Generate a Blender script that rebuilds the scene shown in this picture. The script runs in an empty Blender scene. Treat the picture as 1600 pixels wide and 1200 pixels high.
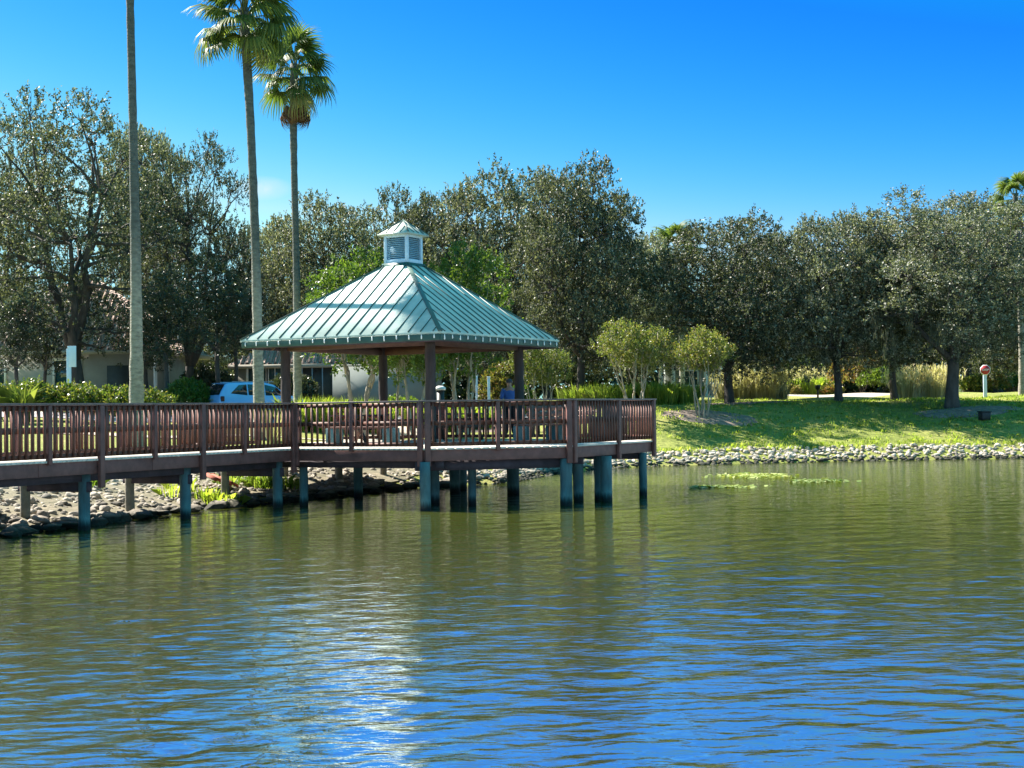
import bpy, math, random
import numpy as np
from mathutils import Matrix, Vector
random.seed(7); rng = np.random.default_rng(7)
D = bpy.data
scn = bpy.context.scene
COL = scn.collection
R_ = math.radians

# ------------------------------------------------------------------ camera
F_PX, PITCH, ROLL, EYE = 2293.0, 0.018, -0.014, 2.195
cp, sp = math.cos(PITCH), math.sin(PITCH)
fw = np.array([0, cp, sp]); up0 = np.array([0, -sp, cp]); r0 = np.array([1., 0, 0])
cr_, sr_ = math.cos(ROLL), math.sin(ROLL)
cam_r = cr_*r0 + sr_*up0; cam_u = -sr_*r0 + cr_*up0
cam = D.cameras.new('camera'); camo = D.objects.new('camera', cam); COL.objects.link(camo)
cam.sensor_width = 36; cam.lens = F_PX/1600*36; cam.clip_end = 3000; cam.clip_start = .1
camo.matrix_world = Matrix(((cam_r[0], cam_u[0], -fw[0], 0), (cam_r[1], cam_u[1], -fw[1], 0),
                            (cam_r[2], cam_u[2], -fw[2], EYE), (0, 0, 0, 1)))
scn.camera = camo

def at(px, py, Y):
    """world point seen at photo pixel (px,py) at depth Y"""
    d = fw*F_PX + cam_r*(px-800) + cam_u*(600-py)
    return np.array([0, 0, EYE]) + d*(Y/d[1])

# ------------------------------------------------------------------ light
SUN_EL = R_(47); SUN_H = (-.83, .558)            # the sun stands to the left and behind the pavilion
world = D.worlds.new('World'); scn.world = world; world.use_nodes = True
wn = world.node_tree; wn.nodes.clear()
wo = wn.nodes.new('ShaderNodeOutputWorld'); bg = wn.nodes.new('ShaderNodeBackground')
sky = wn.nodes.new('ShaderNodeTexSky'); sky.sky_type = 'NISHITA'; sky.sun_disc = False
sky.sun_elevation = SUN_EL; sky.sun_rotation = math.atan2(SUN_H[0], SUN_H[1])
sky.altitude = 0; sky.air_density = 1.0; sky.dust_density = .25; sky.ozone_density = 3.0
EXPO = 1.8; SKYS = .08; KS = 1/(SKYS*2**EXPO)      # clear deep blue air: each channel of the sky gets its own contrast
sepc = wn.nodes.new('ShaderNodeSeparateColor'); comb = wn.nodes.new('ShaderNodeCombineColor'); wn.links.new(sky.outputs[0], sepc.inputs[0])
for i, (pw, k, mxv) in enumerate(((6., .00015, .5), (2.4, .014, 1.0), (1., .185, 1.15))):
    p_ = wn.nodes.new('ShaderNodeMath'); p_.operation = 'POWER'; p_.inputs[1].default_value = pw; wn.links.new(sepc.outputs[i], p_.inputs[0])
    q_ = wn.nodes.new('ShaderNodeMath'); q_.operation = 'MULTIPLY'; q_.inputs[1].default_value = k*KS; wn.links.new(p_.outputs[0], q_.inputs[0])
    r_ = wn.nodes.new('ShaderNodeMath'); r_.operation = 'MINIMUM'; r_.inputs[1].default_value = mxv*KS; f_ = wn.nodes.new('ShaderNodeMath'); f_.operation = 'MAXIMUM'; f_.inputs[1].default_value = (.006, .27, .85)[i]*KS; wn.links.new(q_.outputs[0], f_.inputs[0])
    if i < 2:
        z_ = wn.nodes.new('ShaderNodeMath'); z_.operation = 'MULTIPLY_ADD'; z_.inputs[1].default_value = (-.055, -.165)[i]*KS; z_.inputs[2].default_value = (.118, .83)[i]*KS  # upper sky lifted beyond its own colour to lighten the water reflections
        wn.links.new(sepc.outputs[i], z_.inputs[0]); wn.links.new(z_.outputs[0], f_.inputs[1])
    wn.links.new(f_.outputs[0], r_.inputs[0]); wn.links.new(r_.outputs[0], comb.inputs[i])
hs = comb
# a faint wisp of cloud low in the sky
tc = wn.nodes.new('ShaderNodeTexCoord'); mp = wn.nodes.new('ShaderNodeMapping')
cd = at(408, 294, 100)-np.array([0, 0, EYE]); cd = cd/np.linalg.norm(cd)
sb = wn.nodes.new('ShaderNodeVectorMath'); sb.operation = 'SUBTRACT'; sb.inputs[1].default_value = cd
mp.inputs['Scale'].default_value = (1, 1, 2.6)
ln = wn.nodes.new('ShaderNodeVectorMath'); ln.operation = 'LENGTH'
wn.links.new(tc.outputs['Generated'], sb.inputs[0]); wn.links.new(sb.outputs[0], mp.inputs['Vector']); wn.links.new(mp.outputs[0], ln.inputs[0])
mr = wn.nodes.new('ShaderNodeMapRange'); mr.inputs['From Min'].default_value = .022; mr.inputs['From Max'].default_value = .004
mr.inputs['To Min'].default_value = 0; mr.inputs['To Max'].default_value = 1
wn.links.new(ln.outputs['Value'], mr.inputs['Value'])
nz = wn.nodes.new('ShaderNodeTexNoise'); nz.inputs['Scale'].default_value = 90; nz.inputs['Detail'].default_value = 5
wn.links.new(tc.outputs['Generated'], nz.inputs['Vector'])
mm = wn.nodes.new('ShaderNodeMath'); mm.operation = 'MULTIPLY'
wn.links.new(mr.outputs[0], mm.inputs[0]); wn.links.new(nz.outputs['Fac'], mm.inputs[1])
mx = wn.nodes.new('ShaderNodeMix'); mx.data_type = 'RGBA'
mx.inputs['B'].default_value = (3.2, 3.5, 3.6, 1)
wn.links.new(mm.outputs[0], mx.inputs['Factor']); wn.links.new(hs.outputs[0], mx.inputs['A'])
wn.links.new(mx.outputs['Result'], bg.inputs['Color'])
bg.inputs['Strength'].default_value = SKYS
wn.links.new(bg.outputs[0], wo.inputs['Surface'])
sl = D.lights.new('sun', 'SUN'); sl.energy = 5.0; sl.angle = R_(.53); sl.color = (1, .94, .84)
so = D.objects.new('sun', sl); COL.objects.link(so)
Ls = Vector((SUN_H[0]*math.cos(SUN_EL), SUN_H[1]*math.cos(SUN_EL), math.sin(SUN_EL)))
so.rotation_euler = Ls.to_track_quat('Z', 'Y').to_euler()
scn.view_settings.view_transform = 'Standard'; scn.view_settings.look = 'None'
scn.view_settings.exposure = EXPO; scn.view_settings.gamma = 1
scn.cycles.max_bounces = 8; scn.cycles.transparent_max_bounces = 8

# ------------------------------------------------------------------ helpers
class MB:
    def __init__(s): s.v = []; s.n = 0; s.f = []; s.mi = []
    def add(s, v, f, mi=0):
        v = np.asarray(v, float).reshape(-1, 3); f = np.asarray(f, np.int64)
        s.v.append(v); s.f.append(f+s.n); s.mi.append(mi); s.n += len(v); return s
    def box(s, c, size, ax=None, mi=0):
        """box centred at c; ax = 3 axis vectors"""
        h = np.asarray(size, float)/2
        q = np.array([[i, j, k] for i in (-1, 1) for j in (-1, 1) for k in (-1, 1)], float)*h
        if ax is not None: q = q@np.asarray(ax, float)
        return s.add(q+np.asarray(c, float), [[0, 1, 3, 2], [4, 6, 7, 5], [0, 4, 5, 1], [2, 3, 7, 6], [0, 2, 6, 4], [1, 5, 7, 3]], mi)
    def bar(s, a, b, w, h, up=(0, 0, 1), mi=0):
        """beam from a to b, w wide, h high (a,b = centre line)"""
        a = np.asarray(a, float); b = np.asarray(b, float); t = b-a; L = np.linalg.norm(t); t = t/L
        sd = np.cross(np.asarray(up, float), t); sd /= max(np.linalg.norm(sd), 1e-9); u = np.cross(t, sd)
        return s.box((a+b)/2, (L, w, h), [t, sd, u], mi)
    def tube(s, pts, rad, n=8, cap=True, mi=0):
        pts = np.asarray(pts, float); m = len(pts)
        rad = np.full(m, rad) if np.isscalar(rad) else np.asarray(rad, float)
        t = np.gradient(pts, axis=0); t /= np.linalg.norm(t, axis=1)[:, None]+1e-9
        ref = np.array([1., 0, 0]) if abs(t[0][0]) < .8 else np.array([0, 1., 0])
        vs = []
        for i in range(m):
            x = np.cross(t[i], ref); x /= np.linalg.norm(x)+1e-9; y = np.cross(t[i], x)
            a = np.arange(n)*2*math.pi/n
            vs.append(pts[i]+rad[i]*(np.cos(a)[:, None]*x+np.sin(a)[:, None]*y))
        f = [[i*n+j, i*n+(j+1) % n, (i+1)*n+(j+1) % n, (i+1)*n+j] for i in range(m-1) for j in range(n)]
        s.add(np.concatenate(vs), f, mi)
        if cap:
            s.f.append(np.array([list(range(s.n-n, s.n))])); s.mi.append(mi)
            s.f.append(np.array([list(range(s.n-m*n+n-1, s.n-m*n-1, -1))])); s.mi.append(mi)
        return s
    def build(s, name, mats, parent=None, smooth=False, loc=None):
        me = D.meshes.new(name)
        V = np.concatenate(s.v); me.vertices.add(len(V)); me.vertices.foreach_set('co', V.ravel())
        li = np.concatenate([a.ravel() for a in s.f]); tot = np.concatenate([np.full(len(a), a.shape[1]) for a in s.f])
        mi = np.concatenate([np.full(len(a), m) for a, m in zip(s.f, s.mi)])
        me.loops.add(len(li)); me.loops.foreach_set('vertex_index', li.astype(np.int32))
        me.polygons.add(len(tot)); st = np.concatenate([[0], np.cumsum(tot)[:-1]])
        me.polygons.foreach_set('loop_start', st.astype(np.int32)); me.polygons.foreach_set('loop_total', tot.astype(np.int32))
        me.polygons.foreach_set('material_index', mi.astype(np.int32))
        if smooth: me.polygons.foreach_set('use_smooth', np.ones(len(tot), bool))
        me.update(calc_edges=True)
        for m in (mats if isinstance(mats, (list, tuple)) else [mats]): me.materials.append(m)
        o = D.objects.new(name, me); COL.objects.link(o)
        if parent: o.parent = parent
        if loc is not None: o.location = loc
        return o

def tag(o, label=None, cat=None, group=None, kind=None):
    if label: o['label'] = label
    if cat: o['category'] = cat
    if group: o['group'] = group
    if kind: o['kind'] = kind
    return o
def empty(name, loc=(0, 0, 0), rz=0, label=None, cat=None, group=None):
    o = D.objects.new(name, None); COL.objects.link(o); o.location = loc; o.rotation_euler = (0, 0, rz); o.empty_display_size = .2
    return tag(o, label, cat, group)
def dup(root, loc, rz=0, scale=(1, 1, 1), label=None, group=None):
    r = root.copy(); COL.objects.link(r); r.location = loc; r.rotation_euler = (0, 0, rz); r.scale = scale
    for ch in list(root.children):
        c = ch.copy(); COL.objects.link(c); c.parent = r
        for g in list(ch.children):
            d = g.copy(); COL.objects.link(d); d.parent = c
    if label: r['label'] = label
    if group: r['group'] = group
    return r
def bevel(o, w=.01, seg=2):
    m = o.modifiers.new('bevel', 'BEVEL'); m.width = w; m.segments = seg; m.limit_method = 'ANGLE'; return o

# ------------------------------------------------------------------ materials
def mat(name, col, rough=.6, var=.25, scale=6., col2=None, bump=0., bscale=None, metal=0., spec=.5, stretch=(1, 1, 1), detail=6, coat=0):
    m = D.materials.new(name); m.use_nodes = True; nt = m.node_tree; N = nt.nodes; L = nt.links
    b = N['Principled BSDF']; b.inputs['Roughness'].default_value = rough; b.inputs['Metallic'].default_value = metal
    b.inputs['Specular IOR Level'].default_value = spec; b.inputs['Coat Weight'].default_value = coat
    t = N.new('ShaderNodeTexCoord'); mpn = N.new('ShaderNodeMapping'); mpn.inputs['Scale'].default_value = stretch
    L.new(t.outputs['Object'], mpn.inputs['Vector'])
    n = N.new('ShaderNodeTexNoise'); n.inputs['Scale'].default_value = scale; n.inputs['Detail'].default_value = detail; n.inputs['Roughness'].default_value = .65
    L.new(mpn.outputs[0], n.inputs['Vector'])
    r = N.new('ShaderNodeValToRGB'); r.color_ramp.elements[0].position = .32; r.color_ramp.elements[1].position = .68
    c = np.array(col); c2 = np.array(col2) if col2 is not None else np.clip(c*(1+var), 0, 1)
    c1 = c if col2 is not None else c*(1-var)
    r.color_ramp.elements[0].color = (*c1, 1); r.color_ramp.elements[1].color = (*c2, 1)
    L.new(n.outputs['Fac'], r.inputs['Fac']); L.new(r.outputs['Color'], b.inputs['Base Color'])
    if bump:
        n2 = N.new('ShaderNodeTexNoise'); n2.inputs['Scale'].default_value = bscale or scale*4; n2.inputs['Detail'].default_value = 6
        L.new(mpn.outputs[0], n2.inputs['Vector'])
        bp = N.new('ShaderNodeBump'); bp.inputs['Distance'].default_value = bump; bp.inputs['Strength'].default_value = 1
        L.new(n2.outputs['Fac'], bp.inputs['Height']); L.new(bp.outputs[0], b.inputs['Normal'])
    return m
def leafmat(name, cols, trans=.35, rough=.42, spec=.5, tcol=None):
    """leaves: every leaf its own shade; some light passes through"""
    m = D.materials.new(name); m.use_nodes = True; nt = m.node_tree; N = nt.nodes; L = nt.links
    b = N['Principled BSDF']; b.inputs['Roughness'].default_value = rough; b.inputs['Specular IOR Level'].default_value = spec
    g = N.new('ShaderNodeNewGeometry'); r = N.new('ShaderNodeValToRGB'); cr = r.color_ramp
    while len(cr.elements) < len(cols): cr.elements.new(.5)
    for i, c in enumerate(cols): cr.elements[i].position = i/(len(cols)-1); cr.elements[i].color = (*c, 1)
    L.new(g.outputs['Random Per Island'], r.inputs['Fac'])
    oi = N.new('ShaderNodeObjectInfo'); hv = N.new('ShaderNodeHueSaturation'); m1 = N.new('ShaderNodeMapRange'); m1.inputs['To Min'].default_value = .72; m1.inputs['To Max'].default_value = 1.3
    L.new(oi.outputs['Random'], m1.inputs['Value']); L.new(m1.outputs[0], hv.inputs['Value'])
    m2 = N.new('ShaderNodeMapRange'); m2.inputs['To Min'].default_value = .515; m2.inputs['To Max'].default_value = .485; L.new(oi.outputs['Random'], m2.inputs['Value']); L.new(m2.outputs[0], hv.inputs['Hue'])
    L.new(r.outputs['Color'], hv.inputs['Color']); r = hv
    L.new(r.outputs['Color'], b.inputs['Base Color'])
    t = N.new('ShaderNodeBsdfTranslucent'); ml = N.new('ShaderNodeMix'); ml.data_type = 'RGBA'; ml.blend_type = 'MULTIPLY'
    ml.inputs['Factor'].default_value = 1; ml.inputs['B'].default_value = (*(tcol or (1.5, 1.6, .7)), 1)
    L.new(r.outputs['Color'], ml.inputs['A']); L.new(ml.outputs['Result'], t.inputs['Color'])
    ms = N.new('ShaderNodeMixShader'); ms.inputs[0].default_value = trans
    L.new(b.outputs[0], ms.inputs[1]); L.new(t.outputs[0], ms.inputs[2])
    L.new(ms.outputs[0], N['Material Output'].inputs['Surface'])
    return m

M = {}
M['rail'] = mat('stained_wood', (.13, .046, .03), .62, .3, 3, bump=.004, bscale=30, stretch=(1, 1, 1))
M['rail2'] = mat('stained_wood_posts', (.155, .06, .05), .62, .3, 4, bump=.004, bscale=30)
M['cap'] = mat('cap_rail_wood', (.16, .10, .09), .5, .3, 5)
M['deck'] = mat('grey_deck_boards', (.62, .56, .48), .7, .2, 3, bump=.004, bscale=20)
M['joist'] = mat('dark_joists', (.05, .035, .045), .8, .4, 3)
M['post'] = mat('dark_post_wood', (.042, .03, .028), .8, .45, 5, bump=.02, bscale=14, stretch=(1, 1, .25))
def pilemat():
    m = mat('pile_wood', (.05, .11, .12), .75, .45, 4, bump=.015, bscale=12, stretch=(1, 1, .3))
    nt = m.node_tree; N = nt.nodes; L = nt.links; b = N['Principled BSDF']
    g = N.new('ShaderNodeNewGeometry'); s = N.new('ShaderNodeSeparateXYZ'); L.new(g.outputs['Position'], s.inputs[0])
    n = N.new('ShaderNodeTexNoise'); n.inputs['Scale'].default_value = 9
    a = N.new('ShaderNodeMath'); a.operation = 'MULTIPLY_ADD'; a.inputs[1].default_value = .16; L.new(n.outputs['Fac'], a.inputs[0]); L.new(s.outputs['Z'], a.inputs[2])
    r = N.new('ShaderNodeValToRGB'); e = r.color_ramp.elements
    e[0].position = .14; e[0].color = (.02, .028, .02, 1); e[1].position = .5; e[1].color = (1, 1, 1, 1)
    e.new(.2).color = (.3, .36, .34, 1); e.new(.3).color = (1.6, 1.5, 1.4, 1)
    L.new(a.outputs[0], r.inputs['Fac'])
    mu = N.new('ShaderNodeMix'); mu.data_type = 'RGBA'; mu.blend_type = 'MULTIPLY'; mu.inputs['Factor'].default_value = 1
    src = b.inputs['Base Color'].links[0].from_socket
    L.new(src, mu.inputs['A']); L.new(r.outputs['Color'], mu.inputs['B']); L.new(mu.outputs['Result'], b.inputs['Base Color'])
    return m
M['pile'] = pilemat()
M['pile_tan'] = mat('tan_pile_wood', (.20, .18, .13), .85, .3, 5, bump=.01)  # tan wood of the far and rear piles
M['roof'] = mat('green_metal_roof', (.43, .53, .46), .5, .22, 1.1, metal=.0, spec=.3, detail=8)
M['seam'] = mat('roof_seam', (.07, .12, .10), .5, .15, 4)
M['fascia'] = mat('green_fascia', (.018, .075, .065), .45, .25, 3)
M['soffit'] = mat('soffit_wood', (.075, .03, .02), .6, .3, 5)
M['cupw'] = mat('cupola_white_shade_blue', (.52, .66, .78), .5, .08, 6)  # white paint; the blue of its shade is put into the colour
M['cupl'] = mat('cupola_louver', (.24, .42, .54), .55, .1, 6)  # louvres of the white cupola, shade blue put into the colour too
M['cuproof'] = mat('cupola_metal', (.42, .46, .40), .4, .15, 5, metal=.2)
M['bulb'] = mat('bulb_white', (.85, .88, .85), .25, .03, 5)
M['wire'] = mat('white_wire', (.12, .18, .16), .5, .05, 5)
M['bark'] = mat('oak_bark', (.06, .052, .045), .9, .45, 4, bump=.05, bscale=6, stretch=(1, 1, .3))
M['barklight'] = mat('smooth_pale_bark', (.30, .25, .19), .7, .35, 5, bump=.01, bscale=10, stretch=(1, 1, .3))
M['palmbark'] = mat('palm_bark', (.15, .145, .125), .85, .4, 5, bump=.03, bscale=9, stretch=(1, 1, 2.5))
M['oak1'] = leafmat('oak_leaves', [(.018, .026, .015), (.045, .055, .032), (.095, .105, .065), (.27, .27, .20)], .25, .5, .35)
M['oak2'] = leafmat('oak_leaves_grey', [(.026, .034, .022), (.075, .088, .058), (.16, .17, .12), (.40, .40, .33)], .27, .5, .4)
M['oak3'] = leafmat('evergreen_leaves', [(.018, .03, .018), (.035, .048, .026), (.06, .072, .035)], .25, .4, .6)
M['crape'] = leafmat('myrtle_leaves', [(.06, .09, .02), (.10, .13, .03), (.15, .17, .05), (.19, .15, .06)], .42, .45)
M['limeleaf'] = leafmat('bright_leaves', [(.045, .085, .015), (.08, .13, .02), (.13, .18, .035)], .42, .45)
M['hedge'] = leafmat('hedge_leaves', [(.03, .06, .015), (.09, .13, .025), (.22, .26, .05), (.26, .20, .07)], .35, .4)
M['croton'] = leafmat('croton_leaves', [(.05, .08, .02), (.16, .15, .03), (.24, .20, .07), (.16, .05, .03)], .35, .4)
M['grassblade'] = leafmat('grass_blades', [(.13, .20, .03), (.24, .32, .05), (.38, .42, .10)], .5, .5)
M['straw'] = leafmat('straw_blades', [(.30, .27, .16), (.48, .43, .29), (.64, .58, .44)], .35, .6)
M['frond'] = leafmat('palm_fronds', [(.05, .08, .022), (.09, .13, .03), (.16, .19, .06)], .42, .5, .25)
M['deadfrond'] = leafmat('dead_fronds', [(.09, .05, .03), (.14, .085, .05), (.2, .13, .08)], .2, .8, .2)
M['yfrond'] = leafmat('yellow_fronds', [(.16, .17, .04), (.24, .22, .07), (.3, .25, .1)], .4, .5, .4)
M['petiole'] = mat('frond_stalk', (.12, .14, .05), .5, .2, 5)
def rockmat():
    m = mat('riprap_rock', (.30, .25, .19), .9, .3, 3, col2=(.60, .53, .43), bump=.03, bscale=7)
    nt = m.node_tree; N = nt.nodes; L = nt.links; b = N['Principled BSDF']; g = N.new('ShaderNodeNewGeometry'); sx = N.new('ShaderNodeSeparateXYZ'); L.new(g.outputs['Position'], sx.inputs[0])
    r = N.new('ShaderNodeValToRGB'); e = r.color_ramp.elements; e[0].position = .10; e[0].color = (.10, .11, .08, 1); e[1].position = .20; e[1].color = (1, 1, 1, 1)     # wet, algae-stained foot of the stones
    L.new(sx.outputs['Z'], r.inputs['Fac']); mu = N.new('ShaderNodeMix'); mu.data_type = 'RGBA'; mu.blend_type = 'MULTIPLY'; mu.inputs['Factor'].default_value = 1
    src = b.inputs['Base Color'].links[0].from_socket; L.new(src, mu.inputs['A']); L.new(r.outputs['Color'], mu.inputs['B'])
    hv = N.new('ShaderNodeHueSaturation'); m1 = N.new('ShaderNodeMapRange'); m1.inputs['To Min'].default_value = .45; m1.inputs['To Max'].default_value = 1.1
    L.new(g.outputs['Random Per Island'], m1.inputs['Value']); L.new(m1.outputs[0], hv.inputs['Value']); L.new(mu.outputs['Result'], hv.inputs['Color']); L.new(hv.outputs[0], b.inputs['Base Color']); return m
M['rock'] = rockmat(); M['rockdark'] = rockmat(); [setattr(n_.inputs['To Max'], 'default_value', .72) for n_ in M['rockdark'].node_tree.nodes if n_.type == 'MAP_RANGE']; [setattr(n_.inputs['To Min'], 'default_value', .25) for n_ in M['rockdark'].node_tree.nodes if n_.type == 'MAP_RANGE']
M['mulch'] = mat('mulch', (.13, .09, .07), .95, .4, 5, col2=(.30, .23, .18), bump=.05, bscale=12)
M['sand'] = mat('sandy_bed', (.36, .30, .22), .95, .3, 3, col2=(.48, .41, .32), bump=.02, bscale=8)
M['road'] = mat('pale_asphalt', (.30, .28, .27), .9, .12, 3)
M['stucco'] = mat('beige_stucco', (.36, .34, .29), .9, .1, 1.5)
M['stucco2'] = mat('grey_white_stucco', (.19, .215, .20), .9, .1, 1.5)
M['tile'] = mat('terracotta_tile', (.42, .25, .19), .8, .3, 8, col2=(.62, .46, .38))
M['trim'] = mat('white_trim', (.72, .72, .69), .6, .05, 4)
M['glass'] = mat('window_glass', (.02, .06, .07), .08, .2, 1, spec=1)
M['screen'] = mat('screen_panel', (.05, .06, .06), .7, .2, 2)
M['signwhite'] = mat('sign_white_shade_blue', (.62, .74, .86), .5, .05, 4)  # white posts and boards with the blue of shade mixed into the colour
M['stopred'] = mat('stop_red', (.45, .03, .04), .45, .08, 4)
M['white'] = mat('sign_lettering_white', (.8, .8, .78), .5, .03, 4)
M['black'] = mat('black_plastic', (.012, .012, .014), .5, .2, 6)
M['car_shade_blue'] = mat('car_paint_shade_blue', (.20, .42, .80), .25, .03, 2, coat=1, metal=0.)  # pale car body; the blue of its shade is put into the colour
M['carglass'] = mat('car_glass', (.008, .012, .02), .06, .1, 1, spec=1)
M['tire'] = mat('tyre', (.015, .015, .015), .85, .2, 8)
M['rim'] = mat('rim', (.35, .36, .38), .3, .1, 4, metal=.8)
M['taillight'] = mat('tail_light', (.05, .006, .01), .2, .1, 3)
M['chrome'] = mat('grey_plastic', (.25, .3, .36), .35, .1, 3)
M['skin'] = mat('skin', (.42, .25, .18), .6, .08, 6)
M['shirt'] = mat('blue_shirt', (.05, .14, .42), .9, .12, 9)
M['trousers'] = mat('dark_trousers', (.012, .013, .02), .9, .2, 9)
M['hair'] = mat('hair', (.05, .06, .08), .7, .3, 20)
M['shoe'] = mat('shoe', (.02, .02, .02), .7, .2, 6)
M['bench'] = mat('picnic_wood', (.12, .05, .035), .6, .3, 4)
M['lily'] = leafmat('pad_leaves', [(.10, .16, .03), (.2, .25, .05), (.35, .36, .16)], .2, .5)
M['brick'] = mat('rusty_tile_scrap', (.33, .09, .05), .85, .25, 8)
M['dirt'] = mat('dark_bank_earth', (.035, .028, .02), .95, .4, 4, bump=.04)
M['moss'] = leafmat('grey_moss', [(.07, .075, .055), (.11, .115, .085), (.16, .16, .12)], .3, .9, .1)

def lawnmat():
    m = D.materials.new('lawn_grass'); m.use_nodes = True; nt = m.node_tree; N = nt.nodes; L = nt.links
    b = N['Principled BSDF']; b.inputs['Roughness'].default_value = .9; b.inputs['Specular IOR Level'].default_value = .2
    t = N.new('ShaderNodeTexCoord')
    n = N.new('ShaderNodeTexNoise'); n.inputs['Scale'].default_value = .35; n.inputs['Detail'].default_value = 12; n.inputs['Roughness'].default_value = .72
    L.new(t.outputs['Object'], n.inputs['Vector'])
    r = N.new('ShaderNodeValToRGB'); e = r.color_ramp.elements
    e[0].position = .3; e[0].color = (.15, .20, .04, 1); e[1].position = .75; e[1].color = (.38, .34, .13, 1)
    e.new(.5).color = (.27, .30, .075, 1)
    L.new(n.outputs['Fac'], r.inputs['Fac'])
    n3 = N.new('ShaderNodeTexNoise'); n3.inputs['Scale'].default_value = 5; n3.inputs['Detail'].default_value = 10; n3.inputs['Roughness'].default_value = .8
    L.new(t.outputs['Object'], n3.inputs['Vector'])
    r3 = N.new('ShaderNodeValToRGB'); r3.color_ramp.elements[0].position = .35; r3.color_ramp.elements[0].color = (.55, .55, .5, 1)
    r3.color_ramp.elements[1].position = .65; r3.color_ramp.elements[1].color = (1.3, 1.25, 1.2, 1)
    L.new(n3.outputs['Fac'], r3.inputs['Fac'])
    mu = N.new('ShaderNodeMix'); mu.data_type = 'RGBA'; mu.blend_type = 'MULTIPLY'; mu.inputs['Factor'].default_value = 1
    L.new(r.outputs['Color'], mu.inputs['A']); L.new(r3.outputs['Color'], mu.inputs['B']); L.new(mu.outputs['Result'], b.inputs['Base Color'])
    bp = N.new('ShaderNodeBump'); bp.inputs['Distance'].default_value = .12
    L.new(n3.outputs['Fac'], bp.inputs['Height']); L.new(bp.outputs[0], b.inputs['Normal'])
    return m
M['lawn'] = lawnmat()
M['bankearth'] = mat('bank_earth', (.08, .075, .035), .95, .3, 2.2, col2=(.22, .185, .12), bump=.04, bscale=9)

def watermat():
    m = D.materials.new('lake_water'); m.use_nodes = True; nt = m.node_tree; N = nt.nodes; L = nt.links
    b = N['Principled BSDF']; b.inputs['Roughness'].default_value = .6; b.inputs['Specular IOR Level'].default_value = 0
    t = N.new('ShaderNodeTexCoord')
    n0 = N.new('ShaderNodeTexNoise'); n0.inputs['Scale'].default_value = .12; n0.inputs['Detail'].default_value = 3
    L.new(t.outputs['Object'], n0.inputs['Vector'])
    r = N.new('ShaderNodeValToRGB'); r.color_ramp.elements[0].position = .35; r.color_ramp.elements[0].color = (.034, .044, .007, 1)
    r.color_ramp.elements[1].position = .65; r.color_ramp.elements[1].color = (.050, .058, .010, 1)
    L.new(n0.outputs['Fac'], r.inputs['Fac']); L.new(r.outputs['Color'], b.inputs['Base Color'])
    prev = None
    for sc, st, dist, det, rot in ((9, (.45, 1, 1), .008, 4, .10),):
        mp_ = N.new('ShaderNodeMapping'); mp_.inputs['Scale'].default_value = st; mp_.inputs['Rotation'].default_value = (0, 0, rot)
        L.new(t.outputs['Object'], mp_.inputs['Vector'])
        n = N.new('ShaderNodeTexNoise'); n.inputs['Scale'].default_value = sc; n.inputs['Detail'].default_value = det; n.inputs['Roughness'].default_value = .45
        n.inputs['Distortion'].default_value = .35
        L.new(mp_.outputs[0], n.inputs['Vector'])
        bp = N.new('ShaderNodeBump'); bp.inputs['Distance'].default_value = dist; bp.inputs['Strength'].default_value = 1
        L.new(n.outputs['Fac'], bp.inputs['Height'])
        if prev: L.new(prev.outputs[0], bp.inputs['Normal'])
        prev = bp
    L.new(prev.outputs[0], b.inputs['Normal'])
    gl = N.new('ShaderNodeBsdfGlossy'); gl.inputs['Roughness'].default_value = .02; gl.inputs['Color'].default_value = (.95, .97, 1, 1); L.new(prev.outputs[0], gl.inputs['Normal'])
    lw = N.new('ShaderNodeLayerWeight'); lw.inputs['Blend'].default_value = .5; L.new(prev.outputs[0], lw.inputs['Normal'])
    fr = N.new('ShaderNodeValToRGB'); el = fr.color_ramp.elements; el[0].position = .3; el[0].color = (.03, .03, .03, 1); el[1].position = .93; el[1].color = (.64, .64, .64, 1)
    el.new(.62).color = (.16, .16, .16, 1); el.new(.74).color = (.78, .78, .78, 1)
    L.new(lw.outputs['Facing'], fr.inputs['Fac']); ms = N.new('ShaderNodeMixShader'); L.new(fr.outputs['Color'], ms.inputs[0])
    L.new(b.outputs[0], ms.inputs[1]); L.new(gl.outputs[0], ms.inputs[2]); L.new(ms.outputs[0], N['Material Output'].inputs['Surface'])
    return m
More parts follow.
